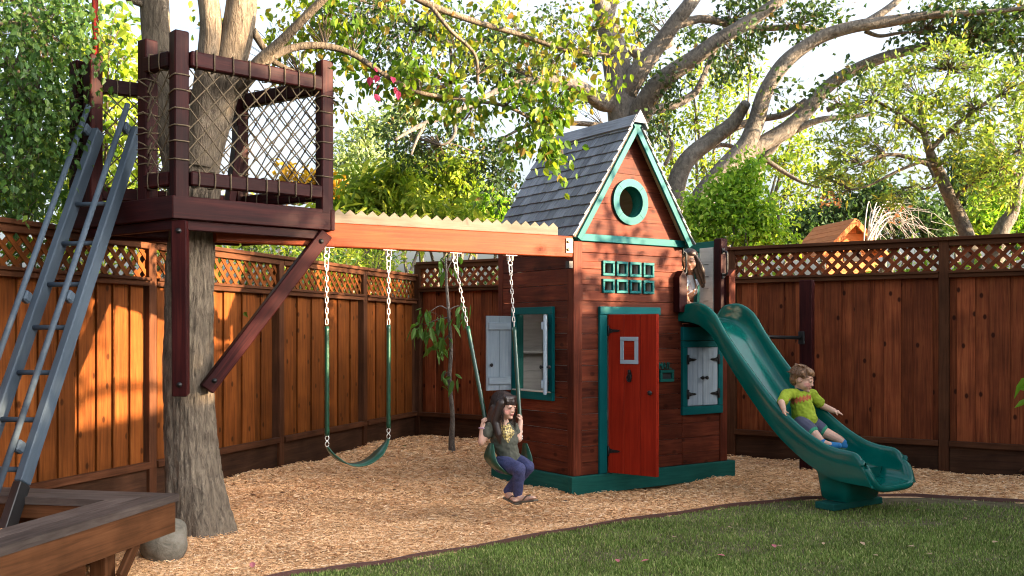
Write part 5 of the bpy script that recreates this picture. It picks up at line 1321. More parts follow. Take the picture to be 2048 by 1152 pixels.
def clumps_px(cr, lst, Y, nsub, nleaf, L, W, dz=None, hubs=None, **kw):
    for it in lst:
        px, py, rx, ry = it[:4]; k = it[4] if len(it) > 4 else 1.0; Yc = it[5] if len(it) > 5 else Y
        c = at(px, py, Yc); s = Yc / FPX; dd = dz if dz else max(rx, ry) * s * .9
        hub = None
        if hubs:
            hub = min(hubs, key=lambda h: (h - c).length)
        cr.clump(c, (rx * s, dd, ry * s), max(2, int(nsub * k)), nleaf, L, W, hub=hub, **kw)
LEAF_MAPLE = leafmat('maple_leaf_green', [(0, (.055, .12, .012)), (.5, (.10, .19, .018)), (.85, (.19, .24, .02)), (1, (.25, .16, .04))], .5)
LEAF_YELLOW = leafmat('maple_leaf_yellow', [(0, (.12, .19, .02)), (.5, (.21, .27, .03)), (.85, (.33, .33, .04)), (1, (.34, .18, .05))], .5)
LEAF_RED = leafmat('red_leaf', [(0, (.40, .02, .07)), (1, (.55, .06, .14))], .4)
LEAF_BIRCH = leafmat('birch_leaf', [(0, (0.0308, 0.0748, 0.0176)), (.6, (0.0572, 0.1232, 0.0264)), (1, (0.1144, 0.176, 0.0308))], .45, rough=.45)
LEAF_LIME = leafmat('lime_leaf', [(0, (0.119, 0.2023, 0.0238)), (.5, (0.2261, 0.3094, 0.0357)), (1, (0.3927, 0.4165, 0.0595))], .55)
LEAF_OAK = leafmat('oak_leaf', [(0, (.022, .05, .016)), (.6, (.042, .085, .022)), (.93, (.08, .12, .03)), (1, (.22, .14, .05))], .35, rough=.42)
LEAF_PITTO = leafmat('pittosporum_leaf', [(0, (0.0875, 0.15, 0.03125)), (.5, (0.1625, 0.2375, 0.05)), (.88, (0.275, 0.3375, 0.075)), (1, (0.5, 0.4, 0.0625))], .45)
LEAF_BUSH = leafmat('bush_leaf', [(0, (0.1008, 0.2184, 0.0252)), (.5, (0.2184, 0.3864, 0.042)), (1, (0.4032, 0.5376, 0.084))], .5)
LEAF_PALE = leafmat('pale_far_leaf', [(0, (0.2106, 0.2916, 0.1458)), (.6, (0.324, 0.405, 0.1944)), (1, (0.4536, 0.5022, 0.243))], .5)
LEAF_DARK = leafmat('dark_hedge_leaf', [(0, (0.03, 0.066, 0.0264)), (1, (0.072, 0.132, 0.048))], .35)
LEAF_CHERRY = leafmat('cherry_leaf', [(0, (0.05915, 0.1436, 0.03042)), (1, (0.1436, 0.2535, 0.0507))], .45)
LEAF_GOLD = leafmat('gold_leaf', [(0, (0.36, 0.192, 0.008)), (1, (0.48, 0.32, 0.024))], .5)
LEAF_DEAD = leafmat('dead_leaf', [(0, (.35, .13, .06)), (1, (.50, .24, .12))], .4)

# ---- the tree that carries the treehouse
t1 = thing('platform_tree', 'thick shaggy-barked tree growing up through the treehouse platform', 'tree', V(-2.04, 6.5, 0))
mb = MB()
base = [(V(-2.045, 6.50, -.1), .25), (V(-2.05, 6.50, .0), .222), (V(-2.065, 6.51, .18), .198), (V(-2.10, 6.53, .5), .178), (V(-2.125, 6.55, .9), .165), (V(-2.13, 6.57, 1.4), .155), (V(-2.12, 6.59, 1.9), .15), (V(-2.08, 6.62, 2.3), .15)]
path = smooth_path([b[0] for b in base], 26); rad = lerp_list([b[1] for b in base], len(path))
vs = []; fs = []; N_ = 110
for i, p in enumerate(path):
    for j in range(N_):
        a = 2 * math.pi * j / N_; d = V(math.cos(a), math.sin(a), 0)
        flare = max(0, .35 - p.z) * .35 * max(0, math.sin(a * 5 + 1)) 
        a2 = a + .12 * mnoise.noise(V(math.cos(a) * 2, math.sin(a) * 2, p.z * 2.2))
        ridge = .016 * mnoise.noise(V(math.cos(a) * 3, math.sin(a) * 3, p.z * .9))
        g1_ = mnoise.noise(V(math.cos(a2) * 9, math.sin(a2) * 9, p.z * 2.4)); g2_ = mnoise.noise(V(math.cos(a2) * 21, math.sin(a2) * 21, p.z * 5.5 + 7))
        ridge += -.012 * max(0, .30 - abs(g1_)) / .30 - .006 * max(0, .3 - abs(g2_)) / .3 + .004 * mnoise.noise(V(math.cos(a) * 30, math.sin(a) * 30, p.z * 26))
        vs.append(p + d * (rad[i] + ridge + flare * .3))
fs = [(i * N_ + j, i * N_ + (j + 1) % N_, (i + 1) * N_ + (j + 1) % N_, (i + 1) * N_ + j) for i in range(len(path) - 1) for j in range(N_)]
mb.add(vs, fs, 0, True)
mb.build('trunk', M_BARK, t1)
def blimb(pts, name='limb', n=22):
    m2 = MB(); P = [at(a, b, Y) for a, b, Y, r in pts]; rr = [r * Y / FPX for a, b, Y, r in pts]; path = smooth_path(P, 7); rr = lerp_list(rr, len(path)); u = None; vs = []
    for i, p in enumerate(path):
        t = (path[min(i + 1, len(path) - 1)] - path[max(i - 1, 0)]).normalized(); u = V(1, 0, 0) - t * t.x; u.normalize(); w = t.cross(u)
        for j in range(n):
            a = 2 * math.pi * j / n; d = u * math.cos(a) + w * math.sin(a)
            vs.append(p + d * rr[i] * (1 + .10 * mnoise.noise(V(math.cos(a) * 4, math.sin(a) * 4, p.z * 1.3 + pts[0][0]))))
    m2.add(vs, [(i * n + j, i * n + (j + 1) % n, (i + 1) * n + (j + 1) % n, (i + 1) * n + j) for i in range(len(path) - 1) for j in range(n)], 0, True)
    return m2.build(name, M_BARK, t1)
blimb([(392, 400, 6.66, 44), (400, 320, 6.64, 42), (432, 210, 6.62, 38), (462, 110, 6.6, 34), (478, 40, 6.58, 31), (488, -60, 6.55, 28), (500, -220, 6.5, 22)])
blimb([(395, 330, 6.6, 36), (408, 220, 6.56, 28), (418, 110, 6.52, 23), (420, 30, 6.5, 21), (400, -80, 6.5, 19), (370, -220, 6.5, 15)])
blimb([(378, 420, 6.72, 34), (350, 300, 6.78, 30), (326, 180, 6.82, 28), (313, 80, 6.85, 28), (308, 0, 6.85, 28), (300, -200, 6.85, 24)])
blimb([(325, 20, 6.85, 10), (290, 10, 6.8, 8), (255, -5, 6.7, 7), (220, -40, 6.6, 6)], n=8)
blimb([(470, 190, 6.62, 13), (510, 130, 6.55, 11), (560, 85, 6.5, 10), (610, 35, 6.45, 9), (660, -15, 6.4, 8)], 'branch', 10)
BR2 = [(480, 180, 6.62, 12), (540, 118, 6.6, 8.5), (590, 95, 6.65, 7.5), (650, 92, 6.7, 7), (705, 108, 6.75, 6), (770, 150, 6.8, 5), (840, 185, 6.9, 4.5), (930, 200, 7.0, 4), (1010, 212, 7.05, 3.5), (1080, 250, 7.1, 3), (1120, 290, 7.15, 2)]
blimb(BR2, 'branch', 10)
blimb([(505, 60, 6.6, 9), (540, 115, 6.7, 6), (560, 130, 6.75, 5), (600, 150, 6.8, 4), (640, 180, 6.85, 3), (672, 210, 6.9, 2)], 'branch', 8)
BR3 = [(500, -60, 6.6, 14), (640, -70, 6.6, 11), (780, -30, 6.7, 9), (860, 10, 6.8, 7), (940, 40, 6.9, 6), (1040, 70, 7.0, 5), (1130, 100, 7.0, 4), (1220, 110, 7.1, 3)]
blimb(BR3, 'branch', 8)
blimb([(860, 10, 6.8, 5), (900, 60, 6.8, 4), (950, 110, 6.9, 3.5), (955, 170, 6.95, 3)], 'branch', 6)
hubs = [at(a, b, Y) for a, b, Y, r in BR2[3:] + BR3[2:]] + [at(900, 60, 6.8), at(955, 150, 6.9), at(1180, 60, 7.0), at(560, 85, 6.5), at(600, 150, 6.8), at(640, 10, 6.4), at(665, 200, 6.9)]
cr = Crown()
kw = dict(sig=.055, hang=1.1, twig=.0035, rich=True, fold=.12, droop=.2, dz=.28, hubs=hubs)
G = [(690, 100, 45, 35), (750, 140, 50, 35), (800, 165, 55, 40), (850, 190, 60, 45), (905, 210, 60, 45), (960, 215, 60, 50), (1010, 195, 55, 40), (1060, 200, 60, 45), (1110, 230, 45, 40), (1075, 275, 45, 35), (1035, 300, 30, 30, .7), (1095, 300, 40, 35), (1125, 325, 25, 25, .6), (890, 165, 50, 40), (820, 130, 45, 30), (700, 40, 40, 40), (660, 20, 40, 30), (1140, 195, 35, 35)]
clumps_px(cr, G, 6.95, 8, 9, .058, .046, mi=0, **kw)
Yl = [(860, 30, 70, 45), (940, 55, 70, 50), (1020, 30, 70, 45), (1060, 90, 65, 50), (1130, 60, 60, 50), (1200, 50, 60, 50), (1260, 90, 35, 45, .7), (1170, 120, 50, 45), (1090, 140, 50, 40), (980, 130, 50, 40), (910, 110, 45, 40), (790, 20, 50, 40), (1240, 30, 50, 40), (1225, 160, 30, 35, .5), (555, 50, 45, 50), (600, 90, 40, 40), (640, 60, 40, 40), (590, 20, 50, 35), (620, 140, 40, 30, .7), (665, 190, 28, 35, .6), (690, 215, 20, 22, .4), (540, 130, 30, 30, .6), (450, 10, 50, 25, .5), (385, 40, 25, 30, .35)]
clumps_px(cr, Yl, 7.05, 7, 9, .052, .040, mi=1, **kw); clumps_px(cr, Yl[1::2], 7.1, 2, 8, .052, .040, mi=0, **kw)
clumps_px(cr, [(768, 158, 30, 16, 1)], 6.75, 5, 1, .045, .038, mi=2, **kw)
# higher crown, above the frame, that shades and feeds the limbs
for c, r in (((-2.4, 6.8, 5.6), (1.0, .9, .6)), ((-1.2, 6.8, 5.2), (.8, .8, .5))):
    cr.clump(c, r, 18, 10, .085, .065, mi=0, sig=.12, hang=.8, twig=.008)
cr.build(t1, [LEAF_MAPLE, LEAF_YELLOW, LEAF_RED])

# ---- birch hanging in from the left
t2 = thing('birch_tree', 'dense dark green small-leaved tree hanging over the left fence', 'tree', V(-4.6, 7.4, 0))
mb = MB(); mb.tube(smooth_path([V(-4.7, 7.6, -.1), V(-4.65, 7.5, 1.5), V(-4.5, 7.2, 3.0), V(-4.2, 7.0, 4.6), V(-4.0, 6.9, 5.6)], 5), lerp_list([.14, .12, .10, .07, .03], 21), 12, wob=.1); mb.build('trunk', M_TWIG, t2)
mb = MB(); hubs = []
for k in range(16):
    a = at(random.uniform(-40, 30), random.uniform(-60, 380), random.uniform(6.6, 7.2)); b = at(random.uniform(20, 100), random.uniform(0, 330), random.uniform(6.6, 7.0))
    st = V(-4.5, 7.2, max(1.8, a.z)); mb.tube(smooth_path([st, a, b, b + V(.05, -.05, -.25)], 5), lerp_list([.03, .015, .008, .003], 16), 5, cap=False); hubs += [a, b]
mb.build('branches', M_TWIG, t2)
cr = Crown()
kw = dict(sig=.10, hang=1.2, twig=.003, fold=.1, dz=.45, hubs=hubs)
G = [(40, 40, 90, 60), (120, 30, 60, 45), (180, 40, 40, 40, .4), (40, 130, 80, 60), (105, 120, 50, 55), (150, 110, 30, 35, .3), (35, 220, 80, 60), (95, 210, 45, 55), (40, 300, 80, 60), (100, 290, 50, 50), (20, 370, 60, 40, .5), (-60, 100, 60, 120), (-60, 300, 60, 120), (70, 0, 110, 40), (130, 300, 14, 40, .2), (-20, 180, 60, 100), (60, 340, 50, 30, .6), (125, 190, 15, 35, .2), (20, 80, 60, 60), (85, 165, 60, 60), (25, 260, 60, 50)]
clumps_px(cr, G, 6.35, 13, 18, .043, .036, **kw)
clumps_px(cr, [(px, py, rx, ry, .9, 7.3) for px, py, rx, ry, *_ in G], 7.3, 9, 14, .055, .045, **kw)
cr.build(t2, [LEAF_BIRCH])
# ---- broad-leaved lime shrub-tree behind it
t3 = thing('lime_shrub', 'tall bright yellow green large-leaved shrub behind the treehouse posts', 'shrub', V(-4.4, 8.8, 0))
mb = MB(); hubs = []
for k in range(9):
    tip = at(random.uniform(170, 330), random.uniform(40, 360), random.uniform(8.4, 9.0)); mb.tube(smooth_path([V(-3.9 + random.uniform(-.2, .2), 8.9, 0), V(-3.9, 8.8, 1.6) + V(random.uniform(-.3, .3), 0, 0), tip], 5), lerp_list([.03, .02, .006], 11), 6, cap=False); hubs.append(tip); hubs.append((V(-3.9, 8.8, 1.8) + tip) / 2)
mb.build('stems', M_TWIG, t3)
cr = Crown(); kw = dict(sig=.10, hang=.2, twig=.004, rich=True, fold=.12, dz=.4, hubs=hubs)
clumps_px(cr, [(230, 60, 45, 45), (250, 110, 40, 40), (205, 150, 45, 45), (250, 190, 40, 50), (200, 240, 45, 50), (245, 270, 40, 50), (210, 330, 45, 45), (255, 350, 40, 40), (150, 300, 40, 70), (290, 300, 40, 60, .7), (340, 330, 40, 60, .7), (350, 260, 30, 50, .5), (180, 70, 40, 60), (100, 330, 60, 60), (60, 380, 80, 40), (150, 390, 70, 40), (20, 400, 50, 40)], 8.7, 12, 9, .13, .05, **kw)
cr.build(t3, [LEAF_LIME])
# ---- hedge along the far side of the left fence
t4 = thing('hedge', 'mixed leafy hedge showing above and through the left fence lattice', 'hedge', CORNER + LD * 3 - LN * .8)
cr = Crown(); mb = MB()
for k in range(30):
    s = -1.0 + k * .27; c = CORNER + LD * s - LN * random.uniform(.45, 1.0); z = random.uniform(1.9, 2.35)
    mb.tube(smooth_path([V(c.x, c.y, 0), V(c.x + .1, c.y, 1.0), V(c.x, c.y + .1, z)], 4), lerp_list([.02, .004], 9), 5, cap=False)
    cr.clump((c.x, c.y, z), (.32, .35, .42), 18, 13, .085, .035, mi=0 if random.random() < .6 else 1, sig=.12, hang=.4, twig=.004, rich=False)
    cr.clump((c.x, c.y, z - .8), (.3, .35, .5), 8, 10, .085, .04, mi=1, sig=.14, hang=.4, twig=0)
mb.build('stems', M_TWIG, t4); cr.build(t4, [LEAF_LIME, LEAF_BIRCH])

t4 = thing('hedge', 'dark leafy hedge glimpsed through the lattice of the right fence', 'hedge', CORNER + RD * 5 - RN * 1.0)
cr = Crown(); mb = MB()
for k in range(34):
    c = CORNER + RD * (-.4 + k * .30) - RN * random.uniform(.5, 1.3); z = random.uniform(1.65, 1.85)
    if 5.0 < k * .3 < 6.3: c -= RN * 2.6
    mb.tube(smooth_path([V(c.x, c.y, 0), V(c.x + .1, c.y, 1.0), V(c.x, c.y + .1, z)], 4), lerp_list([.02, .004], 9), 5, cap=False)
    cr.clump((c.x, c.y, z), (.32, .35, .36), 17, 12, .085, .04, mi=int(random.random() < .35), sig=.11, hang=.4, twig=.004)
mb.build('stems', M_TWIG, t4); cr.build(t4, [LEAF_DARK, LEAF_BUSH])

# ---- the big oak behind the playhouse
t5 = thing('spreading_oak', 'huge old oak with thick grey limbs rising behind the playhouse roof', 'tree', at(1262, 640, 14.2))
YO = 14.2
OAK = [[(1275, 520, YO, 58), (1268, 380, YO, 52), (1258, 290, YO, 47), (1246, 215, YO, 42), (1236, 150, YO, 36), (1226, 95, YO, 32), (1212, 45, YO, 25), (1200, -5, YO, 22), (1190, -80, YO, 16)],
       [(1248, 205, YO, 28), (1205, 205, YO - .2, 24), (1165, 178, YO - .4, 20), (1120, 162, YO - .6, 15), (1070, 160, YO - .8, 11), (1010, 175, YO - 1, 9), (950, 205, YO - 1.2, 8.5), (890, 232, YO - 1.5, 8), (850, 248, YO - 1.6, 8), (820, 262, YO - 1.7, 6), (790, 280, YO - 1.8, 3)],
       [(1245, 205, YO, 30), (1272, 150, YO - .2, 31), (1310, 100, YO - .3, 27), (1350, 45, YO - .4, 24), (1395, -15, YO - .5, 20), (1430, -90, YO, 14)],
       [(1262, 270, YO, 38), (1292, 205, YO - .3, 33), (1330, 158, YO - .5, 27), (1390, 115, YO - .7, 24), (1440, 78, YO - .8, 22), (1495, 45, YO - .9, 20), (1560, 0, YO - 1, 17), (1620, -60, YO - 1, 13)],
       [(1288, 222, YO, 16), (1340, 212, YO + .3, 13), (1385, 190, YO + .4, 12), (1402, 165, YO + .4, 10), (1420, 120, YO + .5, 8), (1440, 80, YO + .5, 6), (1455, 40, YO + .6, 4)],
       [(1330, 60, YO - .3, 14), (1400, 38, YO - .2, 12), (1460, 48, YO - .1, 11), (1520, 56, YO, 10), (1590, 55, YO, 9), (1670, 62, YO, 8), (1740, 55, YO, 5)],
       [(1262, 100, YO + .5, 16), (1290, 110, YO + .4, 13), (1345, 85, YO + .4, 9)],
       [(1225, 110, YO, 18), (1215, 60, YO, 15), (1225, 10, YO, 13), (1240, -60, YO, 9)],
       [(850, 248, YO - 1.6, 7), (835, 275, YO - 1.6, 5), (822, 310, YO - 1.6, 3)], [(905, 235, YO - 1.4, 7), (910, 265, YO - 1.4, 6), (895, 285, YO - 1.4, 4), (880, 290, YO - 1.4, 3)],
       [(1180, 110, YO + 1, 9), (1090, 85, YO + .6, 9), (980, 80, YO + .4, 9), (900, 85, YO + .2, 9), (840, 60, YO, 6), (780, 20, YO, 4)],
       [(900, 88, YO + .2, 6), (902, 130, YO + .2, 4), (898, 170, YO, 3)],
       [(1205, 250, YO + 1, 9), (1120, 245, YO + .8, 7), (1060, 250, YO + .5, 5), (1000, 280, YO + .3, 3)]]
OAK2 = [[(1385, 470, 13, 50), (1405, 400, 13, 40), (1440, 350, 13, 36), (1490, 295, 13, 33), (1512, 245, 13, 29), (1530, 185, 12.9, 26), (1570, 125, 12.8, 23), (1630, 80, 12.7, 21), (1700, 55, 12.6, 19), (1780, 42, 12.5, 17), (1860, 30, 12.4, 13), (1960, 25, 12.3, 9), (2060, 15, 12.2, 6)],
        [(1725, 50, 12.6, 13), (1775, 18, 12.6, 11), (1810, -15, 12.6, 9), (1850, -70, 12.6, 6)],
        [(1470, 320, 13, 26), (1530, 285, 13.1, 27), (1580, 255, 13.1, 26), (1620, 212, 13.1, 24), (1665, 165, 13.1, 21), (1740, 125, 13, 18), (1830, 98, 13, 15), (1930, 82, 13, 11), (2060, 80, 13, 8)],
        [(1345, 480, 13.3, 34), (1350, 380, 13.3, 30), (1375, 322, 13.3, 27), (1425, 278, 13.3, 25), (1462, 250, 13.2, 22), (1482, 222, 13.1, 18), (1492, 206, 13, 15)],
        [(1450, 262, 13.2, 14), (1510, 240, 13.3, 11), (1570, 228, 13.3, 10), (1612, 200, 13.3, 9)],
        [(1415, 295, 13.3, 9), (1450, 290, 13.4, 7), (1478, 298, 13.4, 6)],
        [(1495, 420, 13.6, 24), (1510, 350, 13.6, 20), (1545, 295, 13.6, 15), (1570, 270, 13.5, 10)],
        [(1590, 260, 13.1, 13), (1640, 240, 13, 10), (1690, 235, 13, 8), (1750, 228, 13, 5)],
        [(1530, 318, 13.4, 8), (1570, 345, 13.4, 7), (1605, 365, 13.3, 5), (1640, 375, 13.2, 3)],
        [(1655, 220, 13.1, 9), (1680, 210, 13, 8), (1720, 215, 13, 5)],
        [(1730, 62, 12.7, 8), (1760, 72, 12.7, 6), (1800, 66, 12.7, 5), (1850, 62, 12.7, 3)],
        [(1330, 330, 13.6, 7), (1345, 290, 13.6, 6), (1322, 262, 13.6, 4), (1300, 255, 13.6, 3)]]
for k, pts in enumerate(OAK):
    pts = [(a, b, c, d * (.78 if k == 0 else .66)) for a, b, c, d in pts]; mb = MB(); limb(mb, pts, wob=.2, n=14, sub=6, seed=k); mb.build('trunk' if k == 0 else 'limb', M_OAK, t5)
hubs = [at(a, b, Y) for L_ in OAK for a, b, Y, r in L_ if b < 330]
cr = Crown(); kw = dict(sig=.11, hang=.3, twig=.007, fold=.15, hubs=hubs, dz=.9)
OC = [(720, 40, 70, 45), (790, 60, 60, 50), (760, 120, 60, 45, .7), (830, 130, 50, 40, .7), (820, 190, 30, 30, .4), (700, 90, 35, 35, .3), (880, 40, 50, 40), (950, 110, 60, 40), (1010, 130, 60, 40), (1080, 120, 60, 40), (1000, 60, 60, 40, .8), (800, 250, 42, 26, .45), (850, 275, 45, 28, .45), (800, 295, 40, 20, .35), (862, 312, 35, 16, .35), (905, 258, 26, 26, .4), (772, 268, 22, 20, .3), (960, 275, 30, 20, .4), (985, 310, 32, 32, .5), (1010, 340, 22, 36, .5), (1000, 385, 18, 26, .35), (955, 340, 22, 18, .2), (1120, 40, 60, 40, .5, 15.6), (1160, 205, 40, 25, .3, 15.4), (1180, 110, 36, 45, .5, 15.6), (1110, 195, 40, 26, .4), (1050, 205, 40, 30, .5), (1300, 40, 40, 45, .5, 15.6), (1292, 150, 22, 45, .5, 15.6), (1285, 85, 30, 45, .5, 15.6), (1340, 170, 30, 30, .6), (1380, 70, 36, 34, .4, 15.4), (1420, 115, 46, 30, .45, 15.2), (1470, 130, 45, 30, .6), (1500, 80, 40, 25, .5), (1590, 30, 50, 30, .8), (1640, 40, 40, 25, .5), (1510, 20, 40, 25, .5), (1460, 10, 40, 20, .4), (1310, 270, 30, 30, .5), (640, 20, 25, 35, .5), (668, 70, 20, 30, .3)]
clumps_px(cr, OC, YO - .5, 26, 18, .085, .05, **kw)
cr.build(t5, [LEAF_OAK])
t6 = thing('leaning_oak', 'leaning multi-stemmed grey oak with limbs sweeping up to the right', 'tree', at(1385, 640, 13.2))
for k, pts in enumerate(OAK2):
    pts = [(a, b, c, d * .62) for a, b, c, d in pts]; mb = MB(); limb(mb, pts, wob=.2, n=14, sub=6, seed=k + 20); mb.build('trunk' if k == 0 else 'limb', M_OAK, t6)
hubs = [at(a, b, Y) for L_ in OAK2 for a, b, Y, r in L_ if b < 300]
cr = Crown(); kw['hubs'] = hubs
clumps_px(cr, [(1880, 20, 60, 30), (1950, 40, 60, 35), (2020, 30, 50, 45), (2000, 90, 50, 30, .8), (1930, 70, 50, 25, .7), (1830, 60, 40, 20, .5), (2040, 130, 30, 30, .7), (1660, 190, 25, 20, .25), (1720, 150, 30, 25, .25), (1560, 200, 25, 30, .2), (2080, 60, 40, 60)], 12.7, 26, 18, .085, .05, **kw)
cr.build(t6, [LEAF_OAK])

# ---- light, feathery trees far behind
def fartree(label, px, Y, base_px, cl, mat, L, W, nsub, nleaf, sig, name='far_tree', cat='tree', stems=6, hang=.3):
    r = thing(name, label, cat, at(base_px, HY + EYE * FPX / Y, Y)); o = at(base_px, HY + EYE * FPX / Y, Y); m2 = MB(); hubs = []
    for c in cl:
        tip = at(c[0], c[1], c[5] if len(c) > 5 else Y); mid = o.lerp(tip, .55) + V(random.uniform(-.2, .2), random.uniform(-.2, .2), .2)
        m2.tube(smooth_path([o, mid, tip], 6), lerp_list([.0045 * Y, .0022 * Y, .0006 * Y], 13), 6, cap=False); hubs += [tip, mid]
    m2.build('trunk', M_OAK, r); c2 = Crown()
    clumps_px(c2, cl, Y, int(nsub * 1.6), int(nleaf * 1.2), L * 1.15, W * 1.25, hubs=hubs, sig=sig, hang=hang, twig=.0005 * Y, fold=.15)
    c2.build(r, [mat]); return r
fartree('tall pale feathery tree beyond the left fence corner', 700, 23, 720, [(720, 290, 45, 35), (680, 320, 40, 35), (740, 260, 35, 30), (760, 310, 40, 40), (690, 370, 45, 35), (740, 380, 45, 35), (660, 380, 30, 30), (780, 250, 30, 30, .6), (715, 340, 40, 30), (830, 230, 40, 30, .6), (800, 210, 30, 20, .4)], LEAF_PALE, .13, .05, 14, 15, .17)
fartree('lime green bushy tree above the swing beam', 860, 17, 880, [(860, 380, 50, 45), (910, 360, 45, 45), (900, 420, 60, 35), (840, 430, 50, 30), (945, 400, 35, 45), (800, 400, 45, 40), (870, 330, 40, 35), (930, 340, 30, 30), (975, 420, 25, 30), (830, 350, 40, 30)], LEAF_LIME, .11, .05, 17, 16, .13)
fartree('long-leaved yellow green shrub just over the corner of the left fence', 760, 14.6, 760, [(690, 420, 45, 30), (750, 410, 45, 35), (810, 430, 45, 30), (730, 370, 35, 25), (790, 370, 35, 25), (860, 440, 45, 25), (670, 445, 40, 25), (740, 450, 60, 25), (920, 450, 45, 20), (640, 460, 40, 25), (790, 340, 25, 15, .4)], LEAF_LIME, .20, .05, 15, 12, .13, 'long_leaved_shrub', 'shrub')
fartree('small golden autumn shrub beside the treehouse corner post', 640, 17, 645, [(645, 365, 26, 22), (652, 385, 22, 16), (575, 348, 18, 12, .25)], LEAF_GOLD, .11, .08, 16, 14, .10, 'golden_shrub', 'shrub')
fartree('mid green bush at the foot of the playhouse roof', 970, 16, 985, [(980, 410, 26, 32), (1000, 435, 28, 26), (960, 445, 28, 20), (1030, 470, 40, 30)], LEAF_BUSH, .09, .05, 18, 15, .12, 'dark_bush', 'bush')
fartree('round bright green bush right of the playhouse roof', 1480, 11.9, 1480, [(1470, 420, 55, 50), (1510, 430, 45, 45), (1430, 440, 45, 40), (1480, 370, 35, 35), (1540, 460, 30, 35), (1410, 470, 40, 30), (1500, 475, 60, 30), (1450, 390, 30, 30), (1385, 420, 20, 30, .6), (1500, 340, 20, 20, .5)], LEAF_BUSH, .062, .034, 26, 16, .10, 'green_bush', 'bush')
fartree('pale green feathery tree seen between the oak limbs', 1420, 21, 1420, [(1380, 140, 50, 45), (1440, 180, 50, 50), (1390, 240, 45, 45), (1340, 300, 40, 50), (1430, 330, 45, 40), (1500, 150, 45, 40, .7), (1560, 320, 50, 40), (1600, 300, 50, 50), (1640, 350, 50, 50), (1570, 390, 50, 40), (1640, 420, 40, 40, .8), (1460, 240, 40, 40, .8), (1350, 370, 35, 40), (1590, 250, 40, 30, .6), (1330, 220, 30, 40), (1610, 440, 30, 30)], LEAF_LIME, .10, .045, 15, 13, .17)
fartree('dark green conifer behind the right-hand tree', 1920, 21, 1925, [(1920, 330, 30, 30), (1915, 380, 35, 30), (1925, 420, 45, 30), (1920, 460, 50, 30), (1960, 400, 35, 40), (1980, 330, 30, 50, .8), (1900, 440, 30, 30)], LEAF_DARK, .11, .03, 36, 18, .13, 'conifer_tree', 'tree', hang=.6)
fartree('mid green hedge row behind the orange playhouse', 1740, 18.5, 1740, [(1620, 450, 40, 30), (1680, 430, 50, 35), (1730, 410, 50, 35), (1790, 400, 50, 40), (1850, 430, 45, 35), (1800, 450, 60, 30), (1700, 465, 60, 25), (1880, 460, 40, 25), (1760, 380, 40, 20, .5), (1600, 475, 40, 20)], LEAF_DARK, .10, .05, 24, 16, .14, 'hedge', 'hedge')
fartree('leafy green shrub behind the right end of the fence', 2000, 15.5, 2000, [(1990, 430, 45, 40), (2040, 400, 45, 50), (1960, 450, 40, 30), (2030, 460, 50, 30), (2070, 450, 40, 50), (1995, 370, 40, 40)], LEAF_BUSH, .09, .045, 18, 15, .13, 'leafy_shrub', 'shrub')

# ---- the open-crowned tree at the right
t7 = thing('pittosporum_tree', 'light yellow green open-crowned tree leaning behind the right fence', 'tree', at(1945, 640, 11.3))
PT = [[(1955, 560, 11.3, 20), (1935, 475, 11.3, 15), (1915, 425, 11.3, 14), (1895, 385, 11.2, 13), (1880, 350, 11.2, 12), (1865, 318, 11.1, 10), (1855, 290, 11, 8), (1845, 250, 11, 6), (1840, 200, 11, 4)],
      [(1985, 560, 11.6, 20), (2000, 470, 11.6, 17), (2025, 425, 11.6, 13), (2035, 380, 11.5, 10), (2050, 320, 11.5, 8), (2070, 240, 11.4, 5)],
      [(1872, 335, 11.1, 6), (1820, 315, 10.9, 4.5), (1770, 310, 10.8, 3.5), (1720, 330, 10.7, 2.5)], [(1860, 300, 11, 6), (1900, 260, 11, 5), (1950, 220, 11, 4), (2000, 190, 11, 3)],
      [(1850, 270, 11, 4), (1800, 230, 10.9, 3), (1750, 200, 10.9, 2.5)], [(1865, 315, 11.1, 4), (1800, 340, 10.8, 3), (1740, 370, 10.7, 2), (1700, 380, 10.7, 1.5)],
      [(1905, 400, 11.2, 5), (1950, 360, 11.1, 4), (2000, 330, 11, 3), (2040, 300, 11, 2.5)], [(1845, 230, 11, 4), (1880, 180, 11, 3), (1900, 140, 11, 2.5)], [(2040, 360, 11.5, 5), (1990, 300, 11.3, 4), (1970, 250, 11.2, 3)], [(1855, 325, 11, 3), (1870, 365, 10.9, 3), (1850, 378, 10.9, 2), (1830, 372, 10.8, 2)]]
mbt = MB()
for k, pts in enumerate(PT):
    mb = MB(); limb(mb, pts, wob=.12, n=9, sub=5, seed=k + 50); mb.build('trunk' if k < 2 else 'limb', M_TWIG if k > 1 else M_OAK, t7)
hubs = [at(a, b, Y) for L_ in PT for a, b, Y, r in L_ if b < 390]
cr = Crown(); kw = dict(sig=.05, hang=-.25, twig=.0045, fold=.1, hubs=hubs, dz=.6)
PC = [(1740, 190, 50, 35), (1700, 230, 40, 35, .8), (1790, 160, 50, 35), (1840, 130, 50, 35), (1900, 110, 50, 35), (1960, 140, 50, 40), (2010, 170, 50, 40), (1800, 220, 50, 40), (1860, 200, 50, 40), (1920, 200, 50, 40), (1980, 230, 50, 40), (2030, 250, 40, 50), (1720, 280, 50, 35, .8), (1680, 320, 40, 35, .8), (1780, 280, 50, 35, .6), (1850, 260, 45, 30, .7), (1920, 280, 45, 35), (1980, 300, 50, 40), (2040, 330, 40, 40), (1660, 280, 30, 30, .4), (1740, 340, 45, 30, .6), (1690, 370, 40, 25, .6), (1960, 350, 45, 35), (2010, 390, 40, 30), (1900, 330, 30, 30, .5), (1820, 380, 40, 30, .35), (1770, 400, 40, 25, .4), (1810, 320, 30, 25, .3), (2070, 200, 40, 80), (1640, 350, 30, 30, .5)]
clumps_px(cr, PC, 11, 24, 14, .088, .028, **kw)
